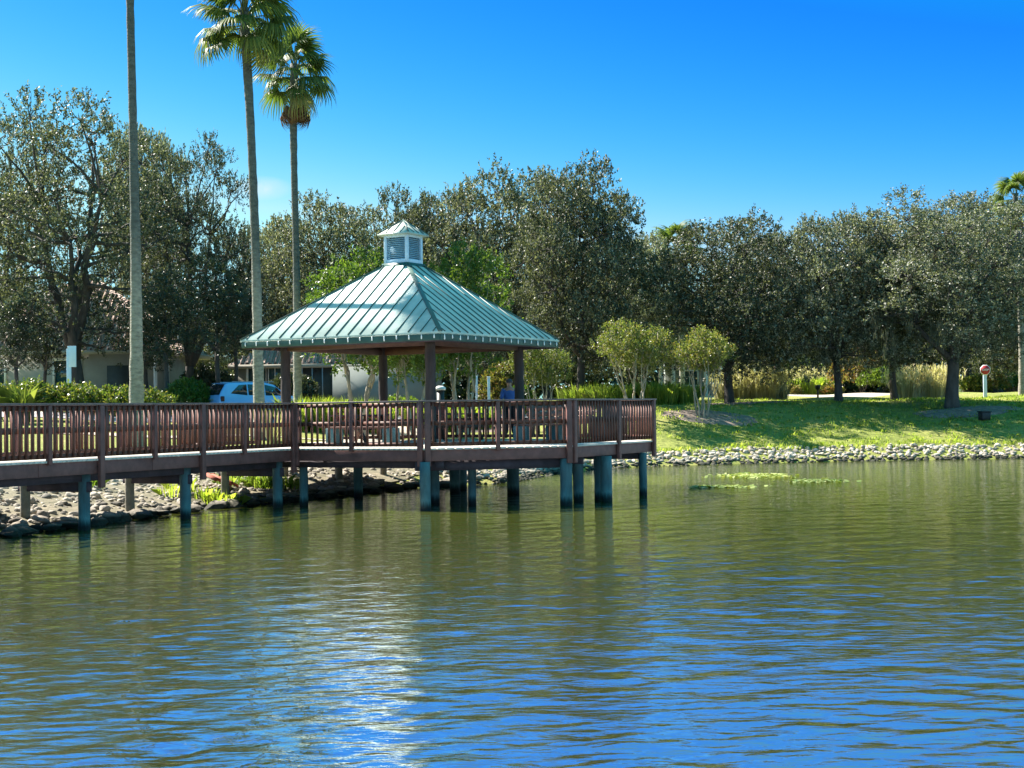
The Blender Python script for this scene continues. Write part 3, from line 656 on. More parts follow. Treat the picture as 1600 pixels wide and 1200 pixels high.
# ------------------------------------------------------------------ person
def skin_obj(name, verts, edges, radii, m, parent, sub=2, root=0):
    me = D.meshes.new(name); me.from_pydata(verts, edges, []); o = D.objects.new(name, me); COL.objects.link(o); o.parent = parent
    s = o.modifiers.new('skin', 'SKIN'); s.use_smooth_shade = True
    for i, r in enumerate(radii):
        sv = me.skin_vertices[0].data[i]; sv.radius = (r, r) if np.isscalar(r) else r; sv.use_root = (i == root)
    ss = o.modifiers.new('sub', 'SUBSURF'); ss.levels = sub; ss.render_levels = sub
    me.materials.append(m)
    return o
def person(loc, rz):
    r = empty('person', loc, rz, 'person in a blue shirt and dark trousers standing behind the right pavilion post', 'person')
    # faces +y
    v = [(0, 0, .95), (0, .0, 1.12), (0, -.01, 1.30), (0, -.02, 1.42), (0, -.01, 1.49), (0, .02, 1.56), (0, .035, 1.64), (0, .03, 1.71)]
    e = [(0, 1), (1, 2), (2, 3), (3, 4), (4, 5), (5, 6), (6, 7)]; rd = [(.155, .11), (.14, .10), (.165, .11), (.12, .08), .055, .07, .085, .06]
    for s in (-1, 1):
        b = len(v); v += [(s*.17, -.01, 1.40), (s*.235, -.03, 1.15), (s*.21, .17, 1.02), (s*.14, .26, 1.06), (s*.11, .31, 1.07)]
        e += [(3, b), (b, b+1), (b+1, b+2), (b+2, b+3), (b+3, b+4)]; rd += [.06, .045, .038, .028, .03]
        for f in range(5):
            c = len(v); dx = (f-2)*.016; L_ = [.05, .075, .082, .076, .06][f]
            v += [(s*(.105+dx*.4)+dx, .33, 1.07), (s*.105+dx*1.3, .33+L_*.6, 1.06), (s*.105+dx*1.4, .33+L_*.8, 1.03)]
            e += [(b+4, c), (c, c+1), (c+1, c+2)]; rd += [.010, .009, .008]
        b = len(v); v += [(s*.09, 0, .88), (s*.10, .01, .50), (s*.11, -.02, .09), (s*.12, .08, .05), (s*.13, .15, .04)]
        e += [(0, b), (b, b+1), (b+1, b+2), (b+2, b+3), (b+3, b+4)]; rd += [.085, .055, .04, .035, .03]
    skin_obj('body', v, e, rd, M['skin'], r)
    v = [(0, 0, .93), (0, 0, 1.12), (0, -.01, 1.30), (0, -.02, 1.42), (0, -.01, 1.465)]; e = [(0, 1), (1, 2), (2, 3), (3, 4)]; rd = [(.185, .14), (.175, .135), (.19, .135), (.14, .10), .075]
    for s in (-1, 1):
        b = len(v); v += [(s*.18, -.01, 1.40), (s*.235, -.03, 1.20), (s*.235, -.01, 1.13)]; e += [(3, b), (b, b+1), (b+1, b+2)]; rd += [.078, .066, .064]
    skin_obj('shirt', v, e, rd, M['shirt'], r)
    v = [(0, 0, .97), (0, 0, .9)]; e = [(0, 1)]; rd = [(.175, .13), (.17, .13)]
    for s in (-1, 1):
        b = len(v); v += [(s*.09, 0, .82), (s*.10, .01, .50), (s*.11, -.02, .12)]; e += [(1, b), (b, b+1), (b+1, b+2)]; rd += [.105, .078, .066]
    skin_obj('trousers', v, e, rd, M['trousers'], r)
    v = [(0, -.01, 1.60), (0, .01, 1.68), (0, .025, 1.735)]; skin_obj('hair', v, [(0, 1), (1, 2)], [.082, .096, .07], M['hair'], r)
    fc = MB()
    fc.tube([(0, .115, 1.655), (0, .135, 1.63), (0, .12, 1.615)], [.008, .014, .008], 8); fc.build('nose', M['skin'], r, smooth=True)
    for s in (-1, 1): MB().tube([(s*.088, .02, 1.67), (s*.1, .01, 1.645), (s*.09, .02, 1.61)], [.01, .016, .008], 8).build('ear', M['skin'], r, smooth=True)
    for s in (-1, 1): MB().tube([(s*.03, .105, 1.662), (s*.03, .118, 1.662)], [.012, .008], 8).build('eye', M['hair'], r, smooth=True)
    MB().tube([(-.025, .1, 1.585), (0, .108, 1.583), (.025, .1, 1.585)], .006, 6).build('mouth', M['brick'], r, smooth=True)
    for s in (-1, 1): MB().tube([(s*.11, -.06, .035), (s*.115, .02, .05), (s*.125, .12, .04), (s*.13, .19, .03)], [.035, .045, .045, .025], 10).build('shoe', M['shoe'], r, smooth=True)
q = at(797, 690, 43.1); person((q[0], q[1], HD+.01), R_(12))

# ------------------------------------------------------------------ rocks
def rockmesh(seed, sub=1, flat=.65, n=None):
    import bmesh
    r = random.Random(seed); bm = bmesh.new(); bmesh.ops.create_icosphere(bm, subdivisions=sub+1, radius=.5)
    cuts = [(Vector([r.gauss(0, 1) for _ in range(3)]).normalized(), r.uniform(.22, .42)) for _ in range(11)]
    for v in bm.verts:
        for nn, d in cuts:
            k = v.co.dot(nn)
            if k > d: v.co -= nn*(k-d)
        v.co *= 1+r.uniform(-.06, .06); v.co.z *= flat; v.co.x *= 1.15
    V = np.array([v.co[:] for v in bm.verts]); Fc = np.array([[l.index for l in f.verts] for f in bm.faces]); bm.free(); return V, Fc
RK = [rockmesh(s) for s in range(10)]
def rot(a, b, c):
    return np.array(Matrix.Rotation(a, 3, 'Z') @ Matrix.Rotation(b, 3, 'X') @ Matrix.Rotation(c, 3, 'Y'))
def shore_pt(s):
    L = np.concatenate([[0], np.cumsum(np.linalg.norm(np.diff(SH, axis=0), axis=1))]); p = np.array([np.interp(s, L, SH[:, i]) for i in (0, 1)])
    q_ = np.array([np.interp(s+.3, L, SH[:, i]) for i in (0, 1)]); t = (q_-p)/.3; return p, np.array([-t[1], t[0]])/np.linalg.norm(t)
Ls_ = np.concatenate([[0], np.cumsum(np.linalg.norm(np.diff(SH, axis=0), axis=1))])
s_i = lambda x: float(np.interp(x, SH[:, 0], Ls_))
rr = random.Random(3)
mb = MB(); s = s_i(1.0)
while s < s_i(34):
    p, n_ = shore_pt(s)
    for k in range(18):
        d = rr.uniform(-.3, 1.75); x, y = p+n_*d+np.array([rr.uniform(-.2, .2), 0]); sz = rr.uniform(.11, .29)
        V, Fc = rr.choice(RK); mb.add((V*sz)@rot(rr.uniform(0, 6), rr.uniform(-.4, .4), 0)+np.array([x, y, gz(x, y)+sz*.12]), Fc, 1 if d < -.1 else 0)
    s += .28
tag(mb.build('riprap', [M['rock'], M['rockdark']]), 'band of pale riprap stones along the far shore below the lawn', 'rocks', kind='stuff')
mb = MB(); s = s_i(-16)
while s < s_i(1.0):
    p, n_ = shore_pt(s)
    for k in range(38):
        d = rr.uniform(-.2, 4.4); x, y = p+n_*d; sz = rr.uniform(.08, .24)*(1 if rr.random() > .1 else 1.7)
        if not (-20 < x < 6) or rr.random() < .12: continue
        V, Fc = rr.choice(RK); mb.add((V*sz)@rot(rr.uniform(0, 6), rr.uniform(-.4, .4), 0)+np.array([x, y, gz(x, y)+sz*.1]), Fc, 1 if rr.random() < .5 else 0)
    s += .22
tag(mb.build('riprap', [M['rock'], M['rockdark']]), 'heap of pale broken stones on the bank beneath the boardwalk', 'rocks', kind='stuff')
# larger flat rocks at the waterline, one by one
rock_me = []
for k in range(6):
    V, Fc = rockmesh(50+k, flat=.45); m_ = D.meshes.new('shore_rock'); m_.from_pydata(V.tolist(), [], Fc.tolist()); m_.materials.append(M['rockdark']); rock_me.append(m_)
s = s_i(-15)
while s < s_i(-1.2):
    p, n_ = shore_pt(s); d = rr.uniform(-.35, .35); x, y = p+n_*d
    o = D.objects.new('shore_rock', rr.choice(rock_me)); COL.objects.link(o)
    sz = rr.uniform(.3, .72); o.location = (x, y, max(gz(x, y), 0)+.07); o.rotation_euler = (rr.uniform(-.12, .12), rr.uniform(-.12, .12), rr.uniform(0, 6)); o.scale = (sz, sz*rr.uniform(.6, 1), sz*rr.uniform(.7, 1.1))
    tag(o, 'flat grey shore rock at the water edge below the boardwalk', 'rock', 'flat rocks along the near waterline')
    s += rr.uniform(.2, .42)
# dark earth ledge at far left
p = at(45, 790, 30.5)
V = []; K = 24
for i in range(K):
    x = -13+i*.13; yy = np.interp(x, SH[:, 0], SH[:, 1])+.9+.12*math.sin(i*1.3)
    for dz, dy in ((.12, -.05), (.5+.05*math.sin(i*2.1), .0), (.56, .35), (.5, 1.2)): V.append((x, yy+dy, dz))
tag(MB().add(V, [[i*4+j, (i+1)*4+j, (i+1)*4+j+1, i*4+j+1] for i in range(K-1) for j in range(3)]).build('earth_bank', M['dirt']), kind='structure')
# rusty roof tile scrap on the rocks
p = at(343, 748, 36.5); sc_ = MB()
for k in range(3):
    a = np.linspace(0, math.pi, 7); x0 = k*.16
    V = [(x0+.08*math.cos(t), j*.42, .05*math.sin(t)+.0) for j in (0, 1) for t in a]+[(x0+.07*math.cos(t), j*.42, .04*math.sin(t)-.01) for j in (0, 1) for t in a]
    sc_.add(V, [[i, i+1, 8+i, 7+i] for i in range(6)]+[[14+i+1, 14+i, 21+i, 22+i] for i in range(6)]+[[i+1, i, 14+i, 15+i] for i in range(6)]+[[7+i, 8+i, 22+i, 21+i] for i in range(6)])
o = sc_.build('broken_roof_tile', M['brick']); o.location = (p[0], p[1], gz(p[0], p[1])+.22); o.rotation_euler = (.3, .25, .9); o.scale = (1.6, 1.5, 1.5)
tag(o, 'rusty red broken tile lying on the stones under the boardwalk', 'tile')

# ------------------------------------------------------------------ vegetation builders
def unit(a): return a/(np.linalg.norm(a, axis=-1, keepdims=True)+1e-9)
def leaves(mb, base, dirs, length, width, rg, mi=0, curl=.15):
    """pointed leaves as 4-corner blades: base points, directions"""
    n = len(base); l = length*rg.uniform(.7, 1.3, n)[:, None]; w = width*rg.uniform(.7, 1.3, n)[:, None]
    d = unit(dirs); s = unit(np.cross(d, rg.normal(size=(n, 3)))); nn = np.cross(d, s)
    a = base; b = base+d*l*.5+s*w*.5; c = base+d*l+nn*l*curl*rg.uniform(-1, 1, n)[:, None]; e = base+d*l*.5-s*w*.5
    V = np.stack([a, b, c, e], 1).reshape(-1, 3); i = np.arange(n)*4
    mb.add(V, np.stack([i, i+1, i+2, i+3], 1), mi)
def sprigs(mb, ctr, axis, slen, per, ll, lw, rg, mi=0, spread=.9):
    n = len(ctr); t = rg.uniform(0, 1, (n, per)); ax_ = unit(axis)[:, None, :]
    base = ctr[:, None, :]+ax_*(slen[:, None]*t)[..., None]+rg.normal(size=(n, per, 3))*.03
    d = ax_*(.55)+rg.normal(size=(n, per, 3))*spread*.6
    leaves(mb, base.reshape(-1, 3), d.reshape(-1, 3), ll, lw, rg, mi)
def limb(mb, a, b, ra, rb_, rg, n=7, wig=.12, sides=7):
    a = np.asarray(a, float); b = np.asarray(b, float); L = np.linalg.norm(b-a); t = np.linspace(0, 1, n)[:, None]
    off = rg.normal(size=3)*wig*L; p = a+(b-a)*t+off*(t*(1-t))*1.6+np.array([0, 0, -1])*(t*(1-t))*L*.12
    p[1:-1] += rg.normal(size=(n-2, 3))*L*.015
    mb.tube(p, np.linspace(ra, rb_, n), sides); return p
def tree(name, seed, H, W, fork, nl=26, leafn=34000, trunk_r=.32, leafm='oak1', ll=.17, lw=.085, barkm='bark', base=.32, slim=1., stems=1, lobe=(.16, .26), up=.5, gap=1., label=None, cat='tree', group=None):
    """trunk with limbs reaching every leaf mass; crown of leaf sprigs. H height, W crown width, base = crown bottom / H"""
    rg = np.random.default_rng(seed); root = empty(name, (0, 0, 0), 0, label, cat, group)
    zc = H*(base+1)/2; rz_ = H*(1-base)/2; rx = W/2; tb = MB(); lv_ = MB()
    # leaf masses on an uneven ellipsoid
    L = []
    k = 0
    while len(L) < nl and k < 4000:
        k += 1; d = unit(rg.normal(size=3)); r = rg.uniform(.45, .95) if rg.random() < .8 else rg.uniform(0, .5)
        p = np.array([d[0]*rx*r, d[1]*rx*r*.9, zc+d[2]*rz_*r]); R = W*rg.uniform(*lobe)
        if all(np.linalg.norm((p-q_)*(1, 1, 1.1)) > .62*gap*(R+s_) for q_, s_ in L): L.append((p, R))
    feet = [np.zeros(3)] if stems == 1 else [np.array([math.cos(a)*.16, math.sin(a)*.16, 0]) for a in np.linspace(0, 2*math.pi, stems, endpoint=False)]
    forks = []
    for i, f in enumerate(feet):
        if stems == 1:
            top = np.array([rg.normal()*.2, rg.normal()*.2, fork]); zz = np.linspace(-.4, fork, 8)
            pts = np.stack([np.interp(zz, [-.4, fork], [0, top[0]])+.05*np.sin(zz*1.7), np.interp(zz, [-.4, fork], [0, top[1]]), zz], 1)
            rads = trunk_r*(1+.55*np.exp(-(zz+.3)/.35))*np.interp(zz, [0, fork], [1, .8]); tb.tube(pts, rads, 12); forks.append((top, trunk_r*.8))
        else:
            a = math.atan2(f[1], f[0]); top = np.array([math.cos(a)*W*.13, math.sin(a)*W*.13, fork*rg.uniform(.8, 1.2)])
            limb(tb, f+(0, 0, -.3), top, trunk_r, trunk_r*.7, rg, wig=.05); forks.append((top, trunk_r*.7))
    # main limbs
    P = np.array([p for p, _ in L]); nm = 1 if stems > 1 else 5
    mains = []
    for top, r in forks:
        for j in range(nm if stems == 1 else 2):
            a = 2*math.pi*(j+rg.uniform(-.2, .2))/max(nm, 2)+rg.uniform(0, .5) if stems == 1 else math.atan2(top[1], top[0])+rg.uniform(-.7, .7)
            rad_ = rx*rg.uniform(.25, .5) if stems == 1 else rx*rg.uniform(.35, .6)
            e_ = np.array([math.cos(a)*rad_, math.sin(a)*rad_, zc+rz_*rg.uniform(-.35, .25)])
            if stems == 1 and j == 0: e_[:2] *= .3; e_[2] = zc+rz_*.3
            pl = limb(tb, top-(0, 0, .1), e_, r*(.78 if stems == 1 else .85), r*.28, rg, n=9)
            mains.append(pl)
    for p, R in L:
        allp = [(np.linalg.norm(q_-p)+max(0, q_[2]-p[2])*1.5, q_) for pl in mains for q_ in pl[2:]]
        _, q_ = min(allp, key=lambda t: t[0]); limb(tb, q_, p, trunk_r*.24, trunk_r*.06, rg, n=6, sides=5)
        for k in range(7):
            e_ = p+unit(rg.normal(size=3)+(0, 0, up))*R*rg.uniform(.6, 1.05); limb(tb, p, e_, trunk_r*.07, .008, rg, n=4, sides=3)
    vol = np.array([R**2 for _, R in L]); per = 14; ns = (leafn/per*vol/vol.sum()).astype(int)
    for (p, R), n_ in zip(L, ns):
        d = unit(rg.normal(size=(n_, 3))+np.array([0, 0, .65])); r = R*rg.uniform(.3, 1, n_)**.45
        # inner lumps make the surface uneven
        lump = 1+.22*np.sin(d[:, 0]*5+seed)*np.sin(d[:, 1]*5+p[0])+.12*np.sin(d[:, 2]*9+p[1])
        c = p+d*(r*lump)[:, None]*np.array([1.12, 1.12, .82])
        axs = d*.7+np.array([0, 0, up])+rg.normal(size=(n_, 3))*.35
        sprigs(lv_, c, axs, rg.uniform(.25, .6, n_)*(.6+W/22), per, ll, lw, rg)
    bevel_o = tb.build('trunk', M[barkm], root, smooth=True); lv_.build('crown', M[leafm], root)
    return root

G_OAK = 'live oaks around the lake lawn'
# prototypes
oakA = tree('oak_tree', 11, 15.5, 13., 3.4, 72, 95000, .38, 'oak2', ll=.145, lw=.08, base=.15, lobe=(.075, .125), gap=1.15, label='x', group=G_OAK)
oakE = tree('oak_tree', 97, 15.5, 12.5, 2.6, 62, 52000, .48, 'oak1', ll=.16, lw=.08, base=.15, lobe=(.07, .12), gap=1.3, label='x', group=G_OAK)
oakB = tree('oak_tree', 23, 11.5, 10.5, 2.3, 56, 78000, .30, 'oak1', ll=.15, lw=.08, base=.10, lobe=(.09, .15), gap=1.12, label='x', group=G_OAK)
oakC = tree('oak_tree', 37, 10.0, 10., 2.2, 54, 76000, .28, 'oak2', ll=.15, lw=.08, base=.12, lobe=(.09, .15), gap=1.12, label='x', group=G_OAK)
oakD = tree('oak_tree', 51, 11.0, 9.5, 2.4, 54, 76000, .28, 'oak1', ll=.145, lw=.075, base=.12, lobe=(.09, .15), gap=1.12, label='x', group=G_OAK)
pineA = tree('slender_tree', 63, 9.5, 5.0, 4.2, 16, 14000, .16, 'oak3', ll=.17, lw=.06, base=.26, lobe=(.13, .2), label='x', group='thin dark trees before the house')
crapeA = tree('crape_myrtle', 71, 3.9, 3.5, 1.3, 26, 11000, .05, 'crape', ll=.10, lw=.055, barkm='barklight', base=.52, stems=6, lobe=(.09, .14), up=1.2, gap=1.1, label='x', group='multi-stemmed crape myrtles')
crapeB = tree('crape_myrtle', 79, 6.2, 4.6, 2.2, 26, 20000, .085, 'limeleaf', ll=.14, lw=.07, barkm='barklight', base=.36, stems=4, lobe=(.13, .19), up=.9, label='x', group='multi-stemmed crape myrtles')
used = set()
def plant(proto, px, Y, top, wide, label, rz=0., base_z=None, H=None, W=None):
    """proto placed so that its axis stands at photo column px at depth Y, top reaches row `top`, width in photo px"""
    g = at(px, 600, Y); x = g[0]; z = gz(x, Y) if base_z is None else base_z
    h = at(px, top, Y)[2]-z; w = wide/F_PX*Y; s = (w/W, w/W, h/H)
    if proto.name in used or True:
        o = dup(proto, (x, Y, z), rz, s, label)
        if proto.name not in used: used.add(proto.name)
    return o
dims0 = {oakE: 0, oakA: (15.5, 11.5), oakB: (11.5, 9.), oakC: (10., 8.6), oakD: (11., 8.), pineA: (9.5, 5.), crapeA: (3.9, 3.5), crapeB: (6.2, 4.6)}
def real_dims(p_):
    me = [c for c in p_.children if c.name.startswith('crown')][0].data; n_ = len(me.vertices); co = np.empty(n_*3); me.vertices.foreach_get('co', co); co = co.reshape(-1, 3)
    return (np.percentile(co[:, 2], 99.6), 2*np.percentile(np.hypot(co[:, 0], co[:, 1]), 96))
dims = {k: real_dims(k) for k in dims0}; TRX = {}
def P_(proto, px, Y, top, wide, label, rz=0.): H, W = dims[proto]; return plant(proto, px, Y, top, wide, label, rz, H=H, W=W)

T = []
P_(oakE, 122, 73, 158, 330, 'tallest oak at the left with a thick forking trunk behind the clipped hedge', .4)
P_(oakE, 5, 82, 178, 210, 'oak at the left edge of the picture beyond the tall forking oak', 1.2)
P_(oakE, 300, 79, 222, 200, 'broad oak between the first and second palm trunks', 2.2)
P_(oakC, 228, 92, 205, 150, 'oak filling the gap behind the leftmost palm trunk', 4.2)
P_(oakC, 425, 92, 352, 150, 'low oak just right of the second palm trunk', .9)
P_(oakB, 525, 88, 312, 220, 'oak rising behind the left slope of the pavilion roof', 4.)
P_(oakD, 675, 82, 300, 190, 'oak directly behind the pavilion cupola', 3.1)
P_(oakB, 790, 79, 272, 250, 'tall dark oak right of the pavilion cupola', .2)
P_(oakD, 905, 70, 266, 225, 'tall oak with a dark straight trunk right of the pavilion roof corner', 5.1)
P_(oakC, 1000, 90, 370, 170, 'low oak in the dip of the tree line right of the pavilion', 2.)
P_(oakB, 1140, 69.5, 342, 260, 'rounded dark oak behind the small crape myrtles', 1.4)
P_(oakC, 1215, 77, 378, 190, 'grey green oak left of the straight thin trunk', 3.5)
P_(oakC, 1310, 68, 340, 220, 'silvery oak above the straight thin trunk on the lawn', .7)
P_(oakD, 1398, 70, 345, 190, 'oak with low spreading stems beside the pale pampas grass', 2.6)
P_(oakA, 1487, 65.8, 305, 340, 'big oak in a mulch ring left of the stop sign', 3.9)
P_(oakB, 1606, 76, 350, 210, 'oak at the right edge of the picture behind the stop sign', 5.5)
P_(oakB, 1512, 103, 320, 250, 'leaning oak close behind the stop sign', 1.)
# more distant trees closing the view
for i, (px, Y, top, w, lb) in enumerate([(60, 118, 470, 260, 'distant oak behind the left house roof'), (360, 125, 490, 260, 'distant oak behind the parked car'), (640, 112, 400, 260, 'distant oak hidden behind the pavilion roof'),
        (860, 110, 420, 260, 'distant oak between the pavilion and the lawn'), (985, 115, 440, 220, 'distant oak behind the first small crape myrtle'), (1190, 125, 430, 280, 'distant oak beyond the sandy bed'),
        (1290, 135, 450, 260, 'distant oak beyond the straight thin trunk'), (1400, 130, 440, 260, 'distant oak beyond the pampas grass'), (1560, 128, 430, 260, 'distant oak beyond the bright hedge at the right'), (-40, 100, 420, 260, 'distant oak at the far left edge')]):
    P_([oakB, oakD, oakC][i % 3], px, Y, top, w, lb, i*1.1)
for px, Y, top, w, lb in ((262, 70, 420, 120, 'thin dark tree just right of the leftmost palm trunk'), (232, 76, 470, 110, 'thin dark tree half hidden by the leftmost palm trunk'), (345, 74, 400, 130, 'thin dark tree left of the parked car'), (368, 78, 410, 100, 'thin dark tree standing over the parked car'),
                          (70, 74, 490, 90, 'slim tree before the pale wall of the left house'), (22, 70, 470, 110, 'slim tree at the left edge in front of the house')):
    P_(pineA, px, Y, top, w, lb, px)
for px, Y, top, w, lb in ((560, 56, 392, 190, 'crape myrtle behind the left slope of the pavilion roof'), (648, 54, 430, 150, 'crape myrtle seen between the middle pavilion posts'), (722, 55, 385, 170, 'tall lime green crape myrtle behind the right roof slope'), (612, 60, 430, 130, 'crape myrtle behind the back left pavilion post')):
    P_(crapeB, px, Y, top, w, lb, px)
for px, Y, top, w, lb in ((990, 62.5, 501, 130, 'small crape myrtle just right of the pavilion before tall grass'), (1098, 63, 514, 114, 'small crape myrtle alone in its mulch ring on the lawn'), (845, 60, 535, 100, 'pale stemmed crape myrtle right of the right pavilion post')):
    P_(crapeA, px, Y, top, w, lb, px)
for p_ in dims:      # the prototypes themselves step aside, out of the scene
    for c in list(p_.children): D.objects.remove(c)
    D.objects.remove(p_)

dw = MB(); rg = np.random.default_rng(91); n_ = 14000; x = rg.uniform(-95, 95, n_); y = 142+rg.uniform(0, 9, n_)+.002*x*x
hh = 6.5+2.2*np.sin(x*.11+1)+1.5*np.sin(x*.31)+.8*np.sin(x*.83); c = np.stack([x, y, 2.4+hh*rg.uniform(0, 1, n_)**1.2], 1)
sprigs(dw, c, np.tile([0, 0, 1.], (n_, 1))+rg.normal(size=(n_, 3))*.6, np.full(n_, .9), 9, .62, .34, rg)
tag(dw.build('distant_woods', M['oak3']), 'dark unbroken belt of trees far behind the lawn and houses', 'woods', kind='stuff')
# ---- hanging moss on the big right oak
mo = MB(); rg = np.random.default_rng(5)
o_ = at(1487, 500, 65.8)
for k in range(42):
    x = o_[0]+rg.uniform(-4.2, 4.2); y = 65.8+rg.uniform(-3, 1); z = at(1487, rg.uniform(478, 520), 65.8)[2]; n_ = 60; L = rg.uniform(.6, 1.5)
    t = rg.uniform(0, 1, n_); b = np.stack([x+rg.normal(size=n_)*.12*(1-t*.6), y+rg.normal(size=n_)*.12*(1-t*.6), z-t*L], 1)
    leaves(mo, b, np.tile([0, 0, -1.], (n_, 1))+rg.normal(size=(n_, 3))*.15, .28, .025, rg)
tag(mo.build('hanging_moss', M['moss']), 'grey moss hanging from the low limbs of the big right oak', 'moss', kind='stuff')

# ---- hedges, bushes
def bushy(name, pts, r, h, n, leafm, ll, lw, label, cat, seed=0, group=None, up=.6, core=True):
    """clipped or loose foliage following a line of points"""
    rg = np.random.default_rng(seed); pts = np.array(pts, float); L = np.concatenate([[0], np.cumsum(np.linalg.norm(np.diff(pts, axis=0), axis=1))]) if len(pts) > 1 else np.array([0.])
    root = empty(name, (*pts[0], gz(*pts[0])), 0, label, cat, group); mb = MB(); s = rg.uniform(0, L[-1] if len(pts) > 1 else 0, n)
    P = np.stack([np.interp(s, L, pts[:, i]) for i in (0, 1)], 1) if len(pts) > 1 else np.tile(pts[0], (n, 1))
    a = rg.uniform(0, 2*math.pi, n); e = np.arcsin(rg.uniform(-.2, 1, n)); rr_ = rg.uniform(.55, 1, n)**.5*(1+.14*np.sin(P[:, 0]*3.1)+.10*np.sin(P[:, 0]*7.3+P[:, 1]*2)+.12*np.sin(a*3+s))
    d = np.stack([np.cos(a)*np.cos(e), np.sin(a)*np.cos(e), np.sin(e)], 1)
    Z0 = GZ(P[:, 0], P[:, 1]); C = np.stack([P[:, 0]+d[:, 0]*r*rr_, P[:, 1]+d[:, 1]*r*rr_, Z0+h*.45+d[:, 2]*h*.55*rr_], 1)-np.array([*pts[0], gz(*pts[0])])
    sprigs(mb, C, d+np.array([0, 0, up])+rg.normal(size=(n, 3))*.3, np.full(n, .22), 9, ll, lw, rg); mb.build('foliage', M[leafm], root)
    st = MB()
    for k in range(max(4, n//120)):
        i = rg.integers(n); b = np.array([P[i, 0], P[i, 1], Z0[i]-.1])-np.array([*pts[0], gz(*pts[0])]); st.tube([b, b*.5+C[i]*.5, C[i]], [.025, .018, .006], 5)
    st.build('stems', M['bark'], root)
    return root
def xy(px, Y): q_ = at(px, 600, Y); return (q_[0], Y)
bushy('hedge', [xy(-60, 60), xy(252, 60)], .75, 1.35, 2600, 'hedge', .13, .075, 'clipped hedge with yellow and pink tipped leaves at the left beyond the lawn', 'hedge', 1)
bushy('hedge', [xy(1500, 102), xy(1700, 104)], .9, 1.2, 1500, 'hedge', .2, .11, 'bright yellow green low hedge near the stop sign', 'hedge', 2)
for i, (px, Y, r, h, mt, lb) in enumerate([(290, 69, .9, 1.5, 'limeleaf', 'dark leafy shrub between the hedge and the parked car'), (785, 68, 1.0, 2.6, 'croton', 'yellow and green croton shrub left of the person'), (812, 64, .6, 1.6, 'limeleaf', 'broad leaved shrub just behind the person'),
        (1250, 95, 1.5, 2.3, 'limeleaf', 'round green shrub over the sandy bed'), (1215, 96, .9, 1.0, 'croton', 'low yellowish shrub at the left end of the sandy bed'), (1345, 88, 1.4, 2.4, 'croton', 'reddish brown tinged shrub right of the straight thin trunk'), (1375, 86, 1.2, 1.4, 'limeleaf', 'low green shrub left of the multi-stemmed oak'),
        (1235, 90, .5, .5, 'croton', 'small yellow plant on the sandy bed behind the black path light'), (1300, 90, .6, .5, 'croton', 'small yellow plant beside the straight thin trunk'), (1560, 100, .7, 1.4, 'croton', 'pinkish shrub at the end of the bright hedge'),
        (620, 66, 1.1, 1.0, 'limeleaf', 'leafy shrub seen low behind the pavilion'), (1580, 108, 2.2, 3.6, 'oak3', 'dark dense shrub right of the stop sign'), (455, 80, 1.2, 1.8, 'oak3', 'dark shrub against the right house wall'), (320, 80, 1.6, 2.6, 'oak3', 'tall dark shrub behind the parked car')]):
    bushy('shrub', [xy(px, Y)], r, h, int(260*r*(1+h)), mt, .15, .08, lb, 'shrub', 20+i)
# ---- blade grasses
def blades(name, centers, n, L, w, mt, label, cat='ornamental grass', seed=0, spread=.35, lean=.5, plume=False, group=None, kind=None):
    rg = np.random.default_rng(seed); mb = MB(); c0 = np.array([centers[0][0], centers[0][1], gz(*centers[0])])
    for cx, cy in centers:
        a = rg.uniform(0, 2*math.pi, n); r = spread*np.sqrt(rg.uniform(0, 1, n)); b = np.stack([cx+np.cos(a)*r, cy+np.sin(a)*r, np.zeros(n)], 1); b[:, 2] = gz(cx, cy)-.03
        out = np.stack([np.cos(a), np.sin(a), np.zeros(n)], 1); l = L*rg.uniform(.6, 1.15, n)[:, None]; k = lean*rg.uniform(.2, 1.2, n)[:, None]
        m1 = b+np.array([0, 0, 1])*l*.62+out*l*k*.3; tp = b+np.array([0, 0, 1])*l*(.95-k*.35)+out*l*k*.85+rg.normal(size=(n, 3))*.05
        s = unit(np.cross(out, [0, 0, 1.])+rg.normal(size=(n, 3))*.4)*w
        V = np.stack([b-s*.5, b+s*.5, m1+s*.45, tp, m1-s*.45], 1)-c0; i = np.arange(n)*5
        mb.add(V.reshape(-1, 3), np.stack([i, i+1, i+2, i+3, i+4], 1))
        if plume:
            m_ = n//5; j = rg.integers(0, n, m_); top = tp[j]+np.array([0, 0, .15]); 
            for q_ in range(6): leaves(mb, top-c0+np.array([0, 0, q_*.06])*1., np.tile([0, 0, 1.], (m_, 1))+rg.normal(size=(m_, 3))*.25, .22, .05, rg, 1)
    o = mb.build(name, [M[mt], M['straw']]); o.location = c0; return tag(o, label, cat, group, kind)
def rowpts(px0, px1, Y, n, j=.5, seed=0): r = random.Random(seed); return [(xy(px0+(px1-px0)*(i+.5)/n, Y)[0], Y+r.uniform(-j, j)) for i in range(n)]
GG = 'clumps of bright ornamental grass'
for i, c in enumerate(rowpts(455, 600, 58, 9, .6, 1)): blades('ornamental_grass', [c], 420, 1.5, .022, 'grassblade', 'clump of bright arching grass in the row behind the left half of the pavilion', seed=i, spread=.5, group=GG)
for i, c in enumerate(rowpts(640, 760, 64, 6, .5, 2)): blades('ornamental_grass', [c], 380, 1.25, .022, 'grassblade', 'clump of bright grass in the row behind the right half of the pavilion', seed=20+i, spread=.5, group=GG+' right')
for i, c in enumerate(rowpts(930, 1075, 67, 9, .8, 3)): blades('ornamental_grass', [c], 420, 1.2, .028, 'grassblade', 'clump of yellow green grass behind the small crape myrtles on the lawn', seed=40+i, spread=.6, group='grass clumps beside the lawn')
